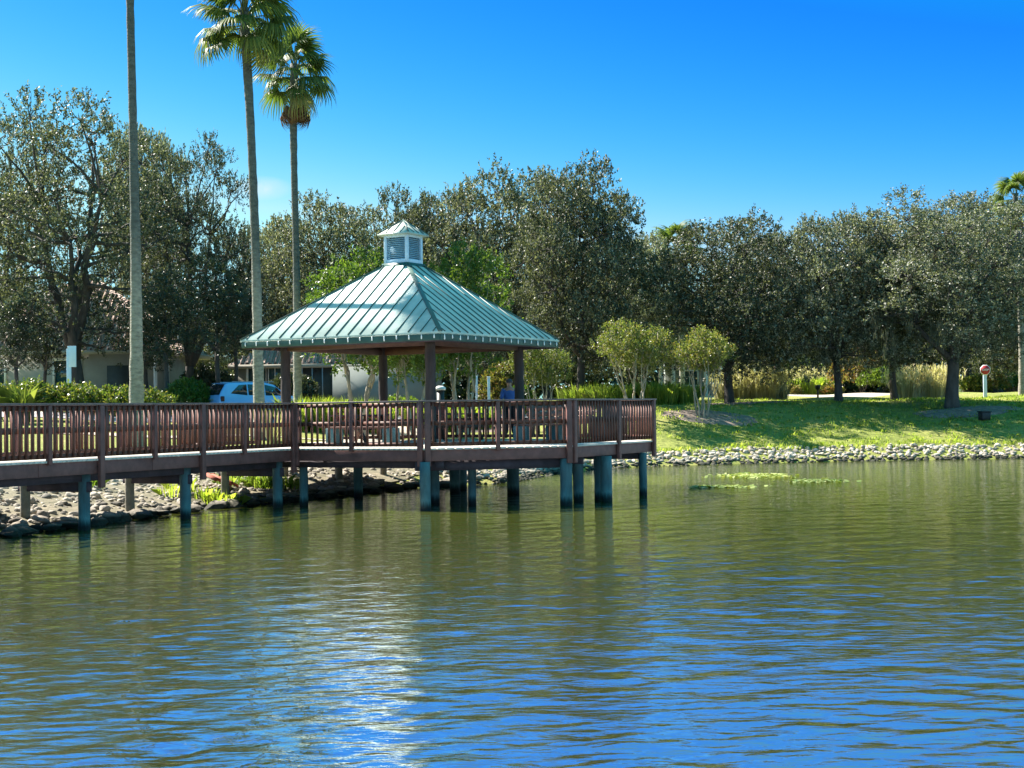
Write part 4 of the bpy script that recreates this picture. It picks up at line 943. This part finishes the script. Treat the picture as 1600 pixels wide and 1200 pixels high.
for i, c in enumerate(rowpts(1125, 1220, 77, 6, .8, 4)): blades('ornamental_grass', [c], 420, 1.15, .03, 'straw', 'pale feathery grass clump by the white marker post', seed=60+i, spread=.6, plume=True, group='pale feathery grasses by the marker post')
for i, c in enumerate(rowpts(1412, 1478, 75, 6, .8, 5)): blades('ornamental_grass', [c], 460, 1.3, .03, 'straw', 'straw coloured pampas clump left of the big right oak', seed=70+i, spread=.7, plume=True, group='straw coloured pampas clumps')
for i, c in enumerate(rowpts(1190, 1300, 92, 7, .8, 6)): blades('ornamental_grass', [c], 300, 1.3, .04, 'grassblade', 'yellow green grass clump at the back of the sandy bed', seed=80+i, spread=.7, plume=True, group='grasses behind the sandy bed')
c = rowpts(885, 935, 70, 3, .5, 7)
for i, c_ in enumerate(c): blades('ornamental_grass', [c_], 300, 1.2, .028, 'grassblade', 'low grass clump beside the dark straight oak trunk', seed=90+i, spread=.6, group='grass by the dark trunk')
blades('spiky_plant', [xy(35, 57.5)], 150, 1.9, .07, 'frond', 'spiky strap leaved plant in front of the left hedge', 'plant', 3, .25, .7)
blades('spiky_plant', [xy(427, 48)], 70, 1.7, .02, 'straw', 'wispy dry grass tuft beside the second palm trunk', 'plant', 4, .15, .8)
for i, (px, Y, n, lb) in enumerate([(40, 33.3, 900, 'green weeds on the bank under the left end of the boardwalk'), (310, 34.6, 420, 'green weeds by the second boardwalk pile'), (400, 38, 800, 'bright green weeds on the stones near the platform corner'), (85, 33.8, 600, 'weeds trailing over the rocks beside the first pile')]):
    x, y = xy(px, Y); y = max(y, np.interp(x, SH[:, 0], SH[:, 1])+1.4)
    r_ = random.Random(i); cs = [(x+r_.uniform(-.8, .8), y+r_.uniform(-.4, .5)) for _ in range(7)]
    blades('weeds', cs, n//7, .42, .02, 'grassblade', lb, 'weeds', 100+i, .35, .8)
# rough grass fringe along the top of the stones
rg = np.random.default_rng(77); cs = []
for s in np.arange(s_i(3), s_i(33), .22):
    p, n_ = shore_pt(s); cs.append(tuple(p+n_*rg.uniform(1.6, 2.3)))
blades('grass', cs, 26, .2, .02, 'grassblade', 'rough grass edge above the riprap of the far shore', 'grass', 200, .3, .6, kind='stuff')
cs = [tuple(p) for p in zip(rg.uniform(3, 30, 1700), rg.uniform(60, 74, 1700)) if sdist(p[0], p[1]) > 2]
blades('grass', cs, 14, .13, .03, 'grassblade', 'short tufts of the sunlit lawn by the far shore', 'grass', 201, .35, .6, kind='stuff')

# ---- palms
def frond_mesh(name, seed, mt, droop=.6, fold=.0, L=1.15, fan=2.25):
    rg = np.random.default_rng(seed); mb = MB()
    st = np.array([(0, 0, 0), (.35, 0, .10), (.75, 0, .08), (1.0, 0, .0)]); mb.tube(st, [.03, .022, .018, .014], 5, mi=1)
    hub = st[-1]; n = 34
    for k in range(n):
        a = (k/(n-1)-.5)*2*fan; l = L*(1-.28*abs(a)/fan)*rg.uniform(.88, 1.1); d = np.array([math.cos(a), math.sin(a), 0]); pts = []
        for j, t in enumerate((0, .45, .8, 1.)):
            z = .12*math.sin(t*2.2)-droop*t**2.4*l-fold*abs(math.sin(a))*t; x = d*l*t*(1-.28*droop*t*t); pts.append(hub+x+np.array([0, 0, z])+rg.normal(size=3)*.02*t)
        s = np.array([-math.sin(a), math.cos(a), 0]); w = [.02, .042, .022, .004]
        V = []
        for p, ww in zip(pts, w): V += [p-s*ww+np.array([0, 0, .0]), p+np.array([0, 0, ww*.7]), p+s*ww]
        Fc = [[3*i, 3*i+1, 3*i+4, 3*i+3] for i in range(3)]+[[3*i+1, 3*i+2, 3*i+5, 3*i+4] for i in range(3)]
        mb.add(V, Fc)
    o = mb.build(name, [M[mt], M['petiole']]); me = o.data; D.objects.remove(o); return me
FM = [frond_mesh('frond', i, 'frond', .45+.15*i, .15) for i in range(4)]; FD = [frond_mesh('dead_frond', 9, 'deadfrond', .5, .5, .9, fan=.9), frond_mesh('dead_frond', 10, 'deadfrond', .6, .6, .95, fan=1.1)]; FY = [frond_mesh('yellow_frond', 12, 'yfrond', .9, .4, 1.)]
def palm(name, pix, Y, rads, label, size=1., seed=0, dead=4, yellow=2, nf=30, basez=None):
    """trunk through photo points pix (px,py) from ground to crown at depth Y"""
    rg = random.Random(seed); P = [at(px, py, Y) for px, py in pix]; b = P[0]; gz0 = gz(b[0], b[1]); P[0] = np.array([b[0], b[1], gz0]); root = empty(name, tuple(P[0]), 0, label, 'palm tree', None)
    z = np.linspace(gz0-.2, P[-1][2], 46); Pz = np.array(P); X = np.interp(z, Pz[:, 2], Pz[:, 0]); Yv = np.interp(z, Pz[:, 2], Pz[:, 1])
    X = np.convolve(np.pad(X, 4, 'edge'), np.ones(9)/9, 'valid') 
    rad = np.interp(z, np.linspace(gz0, P[-1][2], len(rads)), rads)*(1+.05*np.sin(z*9)); rad[:4] *= (1.25, 1.18, 1.1, 1.04)
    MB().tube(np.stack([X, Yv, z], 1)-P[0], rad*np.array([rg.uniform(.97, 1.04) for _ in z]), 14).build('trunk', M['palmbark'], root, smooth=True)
    top = np.array([X[-1], Yv[-1], z[-1]])-P[0]
    for i in range(nf+dead+yellow):
        if i < nf: me = FM[rg.randrange(4)]; el = R_(78-108*(i/nf)**.85+rg.uniform(-8, 8)); zz = -.0-.75*(i/nf)
        elif i < nf+dead: me = FD[i % 2]; el = R_(-72+rg.uniform(-9, 4)); zz = -1.0
        else: me = FY[0]; el = R_(-40+rg.uniform(-14, 8)); zz = -.85
        az = i*2.39996+rg.uniform(-.25, .25)
        o = D.objects.new('frond', me); COL.objects.link(o); o.parent = root
        o.location = (top[0]+.08*math.cos(az), top[1]+.08*math.sin(az), top[2]+zz*size)
        o.rotation_euler = (Matrix.Rotation(az, 4, 'Z') @ Matrix.Rotation(-el, 4, 'Y') @ Matrix.Rotation(rg.uniform(-.4, .4), 4, 'X')).to_euler(); s = size*rg.uniform(.85, 1.1); o.scale = (s, s, s)
        if i >= nf: o['label'] = 'dead brown frond hanging' if i < nf+dead else 'yellowing frond'
    return root
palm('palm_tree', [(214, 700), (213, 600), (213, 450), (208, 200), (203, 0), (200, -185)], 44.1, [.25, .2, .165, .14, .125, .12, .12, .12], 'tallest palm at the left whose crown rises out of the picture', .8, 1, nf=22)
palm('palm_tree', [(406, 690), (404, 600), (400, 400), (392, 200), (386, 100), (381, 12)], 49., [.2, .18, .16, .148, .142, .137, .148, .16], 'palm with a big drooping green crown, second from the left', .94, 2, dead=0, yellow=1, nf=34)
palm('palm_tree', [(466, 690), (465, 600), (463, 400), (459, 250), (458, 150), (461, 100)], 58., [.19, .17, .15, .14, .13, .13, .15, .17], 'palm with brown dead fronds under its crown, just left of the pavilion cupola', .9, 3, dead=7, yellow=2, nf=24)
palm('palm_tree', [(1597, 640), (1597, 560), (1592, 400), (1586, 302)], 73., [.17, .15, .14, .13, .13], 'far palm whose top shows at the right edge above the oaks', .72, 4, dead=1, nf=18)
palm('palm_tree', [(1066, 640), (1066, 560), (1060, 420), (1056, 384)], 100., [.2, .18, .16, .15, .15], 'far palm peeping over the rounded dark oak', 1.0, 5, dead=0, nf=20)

# ------------------------------------------------------------------ houses
def tilemat():
    m = M['tile']; nt = m.node_tree; N = nt.nodes; L = nt.links; b = N['Principled BSDF']
    t = N.new('ShaderNodeTexCoord'); w = N.new('ShaderNodeTexWave'); w.inputs['Scale'].default_value = 1.6; w.bands_direction = 'X'; w.wave_profile = 'SIN'
    w2 = N.new('ShaderNodeTexWave'); w2.inputs['Scale'].default_value = 1.1; w2.bands_direction = 'Y'; w2.wave_profile = 'SAW'
    L.new(t.outputs['Object'], w.inputs['Vector']); L.new(t.outputs['Object'], w2.inputs['Vector'])
    a = N.new('ShaderNodeMath'); a.operation = 'ADD'; L.new(w.outputs['Fac'], a.inputs[0]); L.new(w2.outputs['Fac'], a.inputs[1])
    bp = N.new('ShaderNodeBump'); bp.inputs['Distance'].default_value = .12; L.new(a.outputs[0], bp.inputs['Height']); L.new(bp.outputs[0], b.inputs['Normal'])
tilemat()
def hiproof(r, x0, x1, y0, y1, z0, z1, ov=.6):
    x0 -= ov; x1 += ov; y0 -= ov; y1 += ov; h = min(x1-x0, y1-y0)/2; ym = (y0+y1)/2
    a = (x0+h, ym, z1) if x1-x0 > y1-y0 else ((x0+x1)/2, y0+h, z1); b = (x1-h, ym, z1) if x1-x0 > y1-y0 else ((x0+x1)/2, y1-h, z1)
    mb = MB().add([(x0, y0, z0), (x1, y0, z0), (x1, y1, z0), (x0, y1, z0), a, b], [[0, 1, 5, 4], [2, 3, 4, 5]] if x1-x0 > y1-y0 else [[1, 2, 5, 4], [3, 0, 4, 5]])
    mb.f.append(np.array([[3, 0, 4], [1, 2, 5]] if x1-x0 > y1-y0 else [[0, 1, 4], [2, 3, 5]])); mb.mi.append(0)
    rf_ = mb.build('roof', M['tile'], r)
    MB().box(((x0+x1)/2, (y0+y1)/2, z0-.12), (x1-x0-.02, y1-y0-.02, .22)).build('eaves_board', M['stucco'], rf_)
    tl = MB()       # rows of barrel tiles laid up the slope facing the lake
    n = int((x1-x0)/.32)
    for i in range(n):
        x = x0+(i+.5)*.32; d = min(x-x0, x1-x, h); 
        if d < .3: continue
        t = np.linspace(0, d/h, max(3, int(d/.8))); pts = [(x, y0+h*s, z0+(z1-z0)*s+.02) for s in t]; tl.tube(pts, .09, 6, cap=False)
    tl.build('barrel_tiles', M['tile'], rf_)
def window(r, x, y, z, w, h):
    fr = MB(); t = .13
    fr.box((x, y-.04, z+h/2+t/2), (w+2*t, .1, t)); fr.box((x, y-.04, z-h/2-t/2), (w+2*t, .12, t))
    for s in (-1, 1): fr.box((x+s*(w/2+t/2), y-.04, z), (t, .1, h))
    fr.box((x, y-.03, z), (.05, .06, h))
    f = fr.build('window', M['trim'], r); MB().box((x, y-.012, z), (w, .02, h)).build('pane', M['glass'], f)
gy = 80; x0 = xy(-60, gy)[0]; x1 = xy(250, gy)[0]; g0 = gz((x0+x1)/2, gy)
h1 = empty('house', (0, 0, 0), 0, 'beige stucco house with terracotta tile roof behind the left oaks', 'house')
MB().box(((x0+x1)/2, gy+5, g0+1.4), (x1-x0, 10, 3.6)).build('wall', M['stucco'], h1); hiproof(h1, x0, x1, gy, gy+10, g0+3.2, at(100, 432, gy+5)[2])
window(h1, xy(106, gy)[0], gy, at(106, 583, gy)[2]+.0, 1.35, 1.35); window(h1, xy(-10, gy)[0], gy, at(0, 583, gy)[2], 1.2, 1.2)
MB().box((xy(185, gy)[0], gy-.02, g0+1.2), (1.2, .08, 2.3)).build('door', M['screen'], h1)
for px in (243, 262): MB().box((xy(px, gy-1.5)[0], gy-1.5, g0+1.2), (.16, .16, 3.0)).build('porch_column', M['trim'], h1)
gy = 84; x0 = xy(372, gy)[0]; x1 = xy(592, gy)[0]; g1 = gz((x0+x1)/2, gy)
h2 = empty('house', (0, 0, 0), 0, 'low house with tile roof and white framed windows behind the parked car', 'house')
MB().box(((x0+x1)/2, gy+5, g1+1.2), (x1-x0, 10, 3.4)).build('wall', M['stucco'], h2); hiproof(h2, x0, x1, gy, gy+9.8, at(450, 569, gy)[2], at(450, 508, gy+5)[2], .5)
window(h2, xy(402, gy)[0], gy, at(402, 586, gy)[2], 1.0, 1.3); window(h2, xy(430, gy)[0], gy, at(430, 586, gy)[2], .7, 1.3)
sc2 = MB()
for k in range(4): sc2.box((xy(472+k*16, gy-.4)[0], gy-.4, g1+1.2), (.06, .06, 2.9))
sc2.box((xy(496, gy-.4)[0], gy-.4, g1+2.66), (xy(522, gy)[0]-xy(470, gy)[0], .06, .08)); pn = sc2.build('screen_porch', M['chrome'], h2)
MB().box((xy(497, gy)[0], gy-.06, g1+1.15), (xy(520, gy)[0]-xy(473, gy)[0], .06, 2.8)).build('screen_panel', M['screen'], pn)
gy = 79; x0 = xy(520, gy)[0]; x1 = xy(690, gy)[0]
h3 = empty('garden_wall', (0, 0, 0), 0, 'smooth pale grey green wall seen between the pavilion posts', 'wall')
g2 = gz(x0, gy); zt = at(600, 572, gy)[2]
MB().box(((x0+x1)/2, gy, (g2-.3+zt)/2), (x1-x0, .25, zt-g2+.3)).build('wall_panel', M['stucco2'], h3); MB().box(((x0+x1)/2, gy, zt+.05), (x1-x0+.1, .36, .1)).build('coping', M['stucco'], h3)

# ------------------------------------------------------------------ car
def car(loc, rz):
    r = empty('parked_car', loc, rz, 'pale sport utility vehicle coloured with blue shade, parked beyond the lawn, seen from its rear corner', 'car')
    # stations along x: rear -2.35 .. front 2.4 ; (x, half width, belt z, roof half width, roof z, bottom z)
    S = [(-2.36, .80, .78, .74, .86, .50), (-2.31, .88, .98, .84, 1.06, .32), (-2.22, .92, 1.04, .82, 1.24, .28), (-1.97, .94, 1.05, .78, 1.62, .26), (-1.75, .945, 1.05, .76, 1.69, .26), (-.8, .95, 1.03, .75, 1.72, .26), (.1, .95, 1.0, .74, 1.71, .26),
         (.6, .95, .99, .72, 1.60, .26), (1.25, .95, .98, .74, 1.12, .26), (1.7, .93, .94, .76, 1.02, .26), (2.2, .86, .84, .66, .90, .28), (2.40, .74, .66, .58, .70, .36)]
    S = [tuple(c) for c in (lambda A: np.stack([np.interp(np.linspace(0, len(A)-1, 56), range(len(A)), A[:, j]) for j in range(6)], 1))(np.array(S, float))]
    V = []; K = 14
    for x, w, b, rw, rz2, z0 in S:
        prof = [(w*.80, z0), (w*.96, z0+.05), (w, z0+(b-z0)*.45), (w*.985, b-.06), (w*.95, b), (rw+(w*.95-rw)*.12, b+(rz2-b)*.86), (rw*.80, rz2)]
        V += [(x, -y, z) for y, z in prof]+[(x, y, z) for y, z in reversed(prof)]
    Fc = [[i*K+j, i*K+(j+1) % K, (i+1)*K+(j+1) % K, (i+1)*K+j] for i in range(len(S)-1) for j in range(K)]
    mb = MB().add(V, Fc); mb.f.append(np.array([list(range(K-1, -1, -1))])); mb.mi.append(0); mb.f.append(np.array([list(range((len(S)-1)*K, len(S)*K))])); mb.mi.append(0)
    body = mb.build('body', M['car_shade_blue'], r, smooth=True)
    # windows: side glass
    def sidepoly(s, pts, name, m, off=.012):
        vv = []
        for x, z in pts:
            xs_ = [a[0] for a in S]; w = np.interp(x, xs_, [a[1] for a in S])*.95; b = np.interp(x, xs_, [a[2] for a in S]); rw = np.interp(x, xs_, [a[3] for a in S]); rz2 = np.interp(x, xs_, [a[4] for a in S])
            t = np.clip((z-b)/((rz2-b)*.86+1e-6), 0, 1.1); y = w+(rw+(w-rw)*.12-w)*t+off; vv.append((x, s*y, z))
        n = len(vv); vb = [(x, y-s*.03, z) for x, y, z in vv]; f = list(range(n)); m_ = MB().add(vv+vb, [f if s < 0 else f[::-1]]); m_.f.append(np.array([[i, n+i, n+(i+1) % n, (i+1) % n] for i in range(n)])); m_.mi.append(0)
        return m_.build(name, m, r)
    for s in (-1, 1):
        sidepoly(s, [(-1.80, 1.18), (-.95, 1.09), (-.95, 1.60), (-1.35, 1.57)], 'side_window', M['carglass'])
        sidepoly(s, [(-.88, 1.10), (-.05, 1.08), (-.05, 1.60), (-.88, 1.60)], 'side_window', M['carglass'])
        sidepoly(s, [(.02, 1.08), (1.05, 1.06), (.66, 1.46), (.02, 1.59)], 'side_window', M['carglass'])
        bevel(MB().box((-.5, s*.60, 1.728), (2.2, .04, .035)).build('roof_rail', M['chrome'], r), .01)
        bevel(MB().box((-2.235, s*.845, .93), (.16, .20, .24)).build('tail_light', M['taillight'], r), .02)
        bevel(MB().box((2.2, s*.68, .72), (.16, .28, .12)).build('headlight', M['glass'], r), .02)
        bevel(MB().box((.95, s*1.04, 1.08), (.12, .18, .14)).build('mirror', M['car_shade_blue'], r), .03)
        for x in (-1.42, 1.42):
            w_ = MB().tube([(x, s*.74, .36), (x, s*.76, .36), (x, s*.94, .36), (x, s*.97, .36)], [.33, .37, .37, .33], 24).build('wheel', M['tire'], r, smooth=False)
            MB().tube([(x, s*.96, .36), (x, s*.985, .36)], [.25, .2], 16).build('rim', M['rim'], w_)
            MB().tube([(x, s*.90, .36), (x, s*.965, .38)], [.43, .43], 24).build('wheel_arch', M['black'], r)
    xa = [c[0] for c in S]; rz_at = lambda x: float(np.interp(x, xa, [c[4] for c in S])); hw_at = lambda x: float(np.interp(x, xa, [c[3] for c in S]))*.80-.015
    X_ = np.linspace(-2.285, -1.985, 9); V = []
    for x in X_: V += [(x-.012, -hw_at(x), rz_at(x)+.012), (x-.012, hw_at(x), rz_at(x)+.012)]
    V += [(x+.03, y, z-.03) for x, y, z in V]; n_ = len(X_)
    rw = MB().add(V, [[2*i, 2*i+2, 2*i+3, 2*i+1] for i in range(n_-1)]+[[2*n_+2*i+1, 2*n_+2*i+3, 2*n_+2*i+2, 2*n_+2*i] for i in range(n_-1)])
    rw.build('rear_window', M['carglass'], r, smooth=True)
    MB().add([(.98, -.66, 1.16), (.98, .66, 1.16), (.62, .58, 1.57), (.62, -.58, 1.57)], [[0, 1, 2, 3]]).build('windscreen', M['carglass'], r).location = (.09, 0, .02)
    bevel(MB().box((-1.93, 0, 1.665), (.22, 1.24, .03)).build('spoiler', M['car_shade_blue'], r), .015)
    bevel(MB().box((-2.345, 0, .88), (.03, .42, .13)).build('licence_plate', M['chrome'], r), .005)
    bevel(MB().box((-2.37, 0, .50), (.12, 1.6, .2)).build('bumper', M['chrome'], r), .04)
q = at(395, 640, 70); car((q[0]+.15, 70.2, gz(q[0], 70)+.05), R_(38))

# ------------------------------------------------------------------ signs, posts
def text_mesh(s, size, m, parent, loc, rot_, name='lettering'):
    cu_ = D.curves.new('t', 'FONT'); cu_.body = s; cu_.size = size; cu_.align_x = 'CENTER'; cu_.align_y = 'CENTER'; cu_.extrude = .003; cu_.offset = .003
    t = D.objects.new('t', cu_); COL.objects.link(t); dg = bpy.context.evaluated_depsgraph_get(); me = D.meshes.new_from_object(t.evaluated_get(dg)); D.objects.remove(t)
    me.materials.clear(); me.materials.append(m); o = D.objects.new(name, me); COL.objects.link(o); o.parent = parent; o.location = loc; o.rotation_euler = rot_; return o
Ys = 73; q = at(1540, 617, Ys); zg = gz(q[0], Ys); zc = at(1540, 578, Ys)[2]-zg
st = empty('stop_sign', (q[0], Ys, zg), 0, 'red octagonal stop sign on a broad white post at the right of the lawn', 'sign')
a8 = [math.pi/8+k*math.pi/4 for k in range(8)]
def octo(r_, y, t, m, nm): 
    V = [(r_*math.cos(a), y, zc+r_*math.sin(a)) for a in a8]+[(r_*math.cos(a), y+t, zc+r_*math.sin(a)) for a in a8]
    mb = MB().add(V, [list(range(8))]); mb.f.append(np.array([list(range(15, 7, -1))])); mb.mi.append(0); mb.f.append(np.array([[i, 8+i, 8+(i+1) % 8, (i+1) % 8] for i in range(8)])); mb.mi.append(0); return mb.build(nm, m, st)
octo(.27, -.03, .03, M['white'], 'sign_border'); octo(.238, -.045, .012, M['stopred'], 'sign_face')
text_mesh('STOP', .135, M['white'], st, (0, -.052, zc), (R_(90), 0, 0))
bevel(MB().box((0, .06, (zc+.15-.2)/2), (.17, .08, zc+.35)).build('post', M['signwhite'], st), .01)
def signpost(px, y0, y1, Y, w, label, kids=(), cat='post'):
    q_ = at(px, y1, Y); z0 = gz(q_[0], Y); z1 = at(px, y0, Y)[2]-z0; r = empty('sign_post', (q_[0], Y, z0), 0, label, cat)
    bevel(MB().box((0, 0, (z1-.2)/2), (w, .1, z1+.2)).build('post', M['signwhite'], r), .01)
    for nm, c, s in kids: bevel(MB().box((c[0], c[1], z1+c[2]), s).build(nm, M['signwhite'], r), .01)
    return r
signpost(108, 545, 602, 66, .20, 'white, shade-tinted post with a narrow sign board before the left house window', [('sign_board', (.18, -.03, -.35), (.32, .05, .95)), ('finial', (0, 0, .06), (.1, .1, .12))], 'sign')
signpost(1184, 578, 612, 84, .3, 'broad white marker post in the pale grass', [('cap', (0, 0, -.02), (.38, .2, .3))])
signpost(764, 590, 618, 66, .12, 'slim white post behind the right half of the pavilion', [('cap', (0, 0, .02), (.16, .14, .05))])
signpost(745, 588, 614, 68, .10, 'thinner white post left of the slim white post')
signpost(1594, 540, 610, 112, .2, 'tall pale post at the right edge')
# pale roofed kiosk far right, low white structures by the crape myrtle
q = at(1500, 600, 112); r = empty('mailbox_kiosk', (q[0], 112, gz(q[0], 112)), 0, 'small white, shade-tinted gabled kiosk beside the big right oak trunk', 'kiosk')
zt = at(1500, 594, 112)[2]-r.location.z; MB().box((0, 0, zt/2), (.75, .6, zt)).build('box', M['signwhite'], r)
MB().add([(-.45, -.4, zt), (.45, -.4, zt), (.45, .4, zt), (-.45, .4, zt), (0, -.4, zt+.4), (0, .4, zt+.4)], [[0, 4, 5, 3], [1, 2, 5, 4]]).add([(-.45, -.4, zt), (.45, -.4, zt), (0, -.4, zt+.4)], [[0, 1, 2]]).build('roof', M['signwhite'], r)
Yg = 118; q = at(1078, 600, Yg); r = empty('gatehouse', (q[0], Yg, gz(q[0], Yg)), 0, 'far white gatehouse with columns glimpsed behind the small crape myrtle', 'building')
MB().box((0, 1, 1.5), (3.8, 1.6, 3.0)).build('wall', M['stucco2'], r)
for x in (-2.4, -1.4, 1.2, 2.4): bevel(MB().box((x, -.6, 1.6), (.28, .28, 3.2)).build('column', M['trim'], r), .02)
MB().box((0, -.1, 3.35), (5.6, 2.8, .3)).build('cornice', M['trim'], r); MB().add([(-2.9, -1.6, 3.5), (2.9, -1.6, 3.5), (2.9, 1.6, 3.5), (-2.9, 1.6, 3.5), (-1.2, 0, 4.6), (1.2, 0, 4.6)], [[0, 1, 5, 4], [2, 3, 4, 5]]).add([(-2.9, -1.6, 3.5), (-1.2, 0, 4.6), (-2.9, 1.6, 3.5), (2.9, -1.6, 3.5), (2.9, 1.6, 3.5), (1.2, 0, 4.6)], [[0, 1, 2], [3, 4, 5]]).build('roof', M['tile'], r)
window(r, 0, .2, 1.7, 1.2, 1.1)
q = at(1278, 623, 77); r = empty('path_light', (q[0], 77, gz(q[0], 77)), 0, 'small black path light at the front of the sandy bed', 'lamp')
MB().tube([(0, 0, -.1), (0, 0, .5)], .05, 8).build('stake', M['black'], r); MB().tube([(0, 0, .42), (0, 0, .5), (0, 0, .62), (0, 0, .66)], [.1, .15, .15, .05], 12).build('lamp_head', M['black'], r)
q = at(1538, 644, 63.5); r = empty('utility_box', (q[0], 63.5, gz(q[0], 63.5)), .3, 'low black box on the lawn at the end of the mulch ring', 'box')
bevel(MB().box((0, 0, .17), (.42, .34, .34)).build('body', M['black'], r), .03); bevel(MB().box((0, 0, .36), (.48, .4, .05)).build('lid', M['black'], r), .01)
q = at(688, 690, 47); r = empty('waste_bin', (gp(-.3, 5.2)[0], gp(-.3, 5.2)[1], gz(*gp(-.3, 5.2))), 0, 'dark bin with a pale lid just behind the middle pavilion post', 'bin')
r.location.x = at(688, 600, r.location.y)[0]; r.location.z = gz(r.location.x, r.location.y)
zt = at(688, 606, r.location.y)[2]-r.location.z
MB().tube([(0, 0, 0), (0, 0, zt*.97)], .12, 14).build('bin_body', M['black'], r); MB().tube([(0, 0, zt*.97), (0, 0, zt), (0, 0, zt+.06)], [.16, .17, .08], 14).build('lid', M['trim'], r)

# ------------------------------------------------------------------ floating weed patches
for i, (px, py, w, d, n, lb) in enumerate([(1178, 744, 2.3, .9, 420, 'bright green floating weed patch nearest the far stones'), (1278, 752, 1.5, .5, 200, 'small pale floating weed patch at the right'), (1128, 761, 1.6, .35, 220, 'thin pale floating weed streak at the left')]):
    c = col_at(px, py); rg = np.random.default_rng(300+i); mb = MB()
    for k in range(n):
        x = rg.normal()*w*.24; y = rg.normal()*d*.75; r_ = rg.uniform(.03, .09); a = np.arange(6)*math.pi/3+rg.uniform(0, 1)
        z = .012+.02*rg.random(); V = np.stack([x+np.cos(a)*r_, y+np.sin(a)*r_, z+np.sin(a+rg.uniform(0, 6))*.02], 1); mb.add(V, [[0, 1, 2, 3, 4, 5]])
    o = mb.build('floating_weeds', M['lily']); o.location = (c[0], c[1], 0); tag(o, lb, 'water plants')
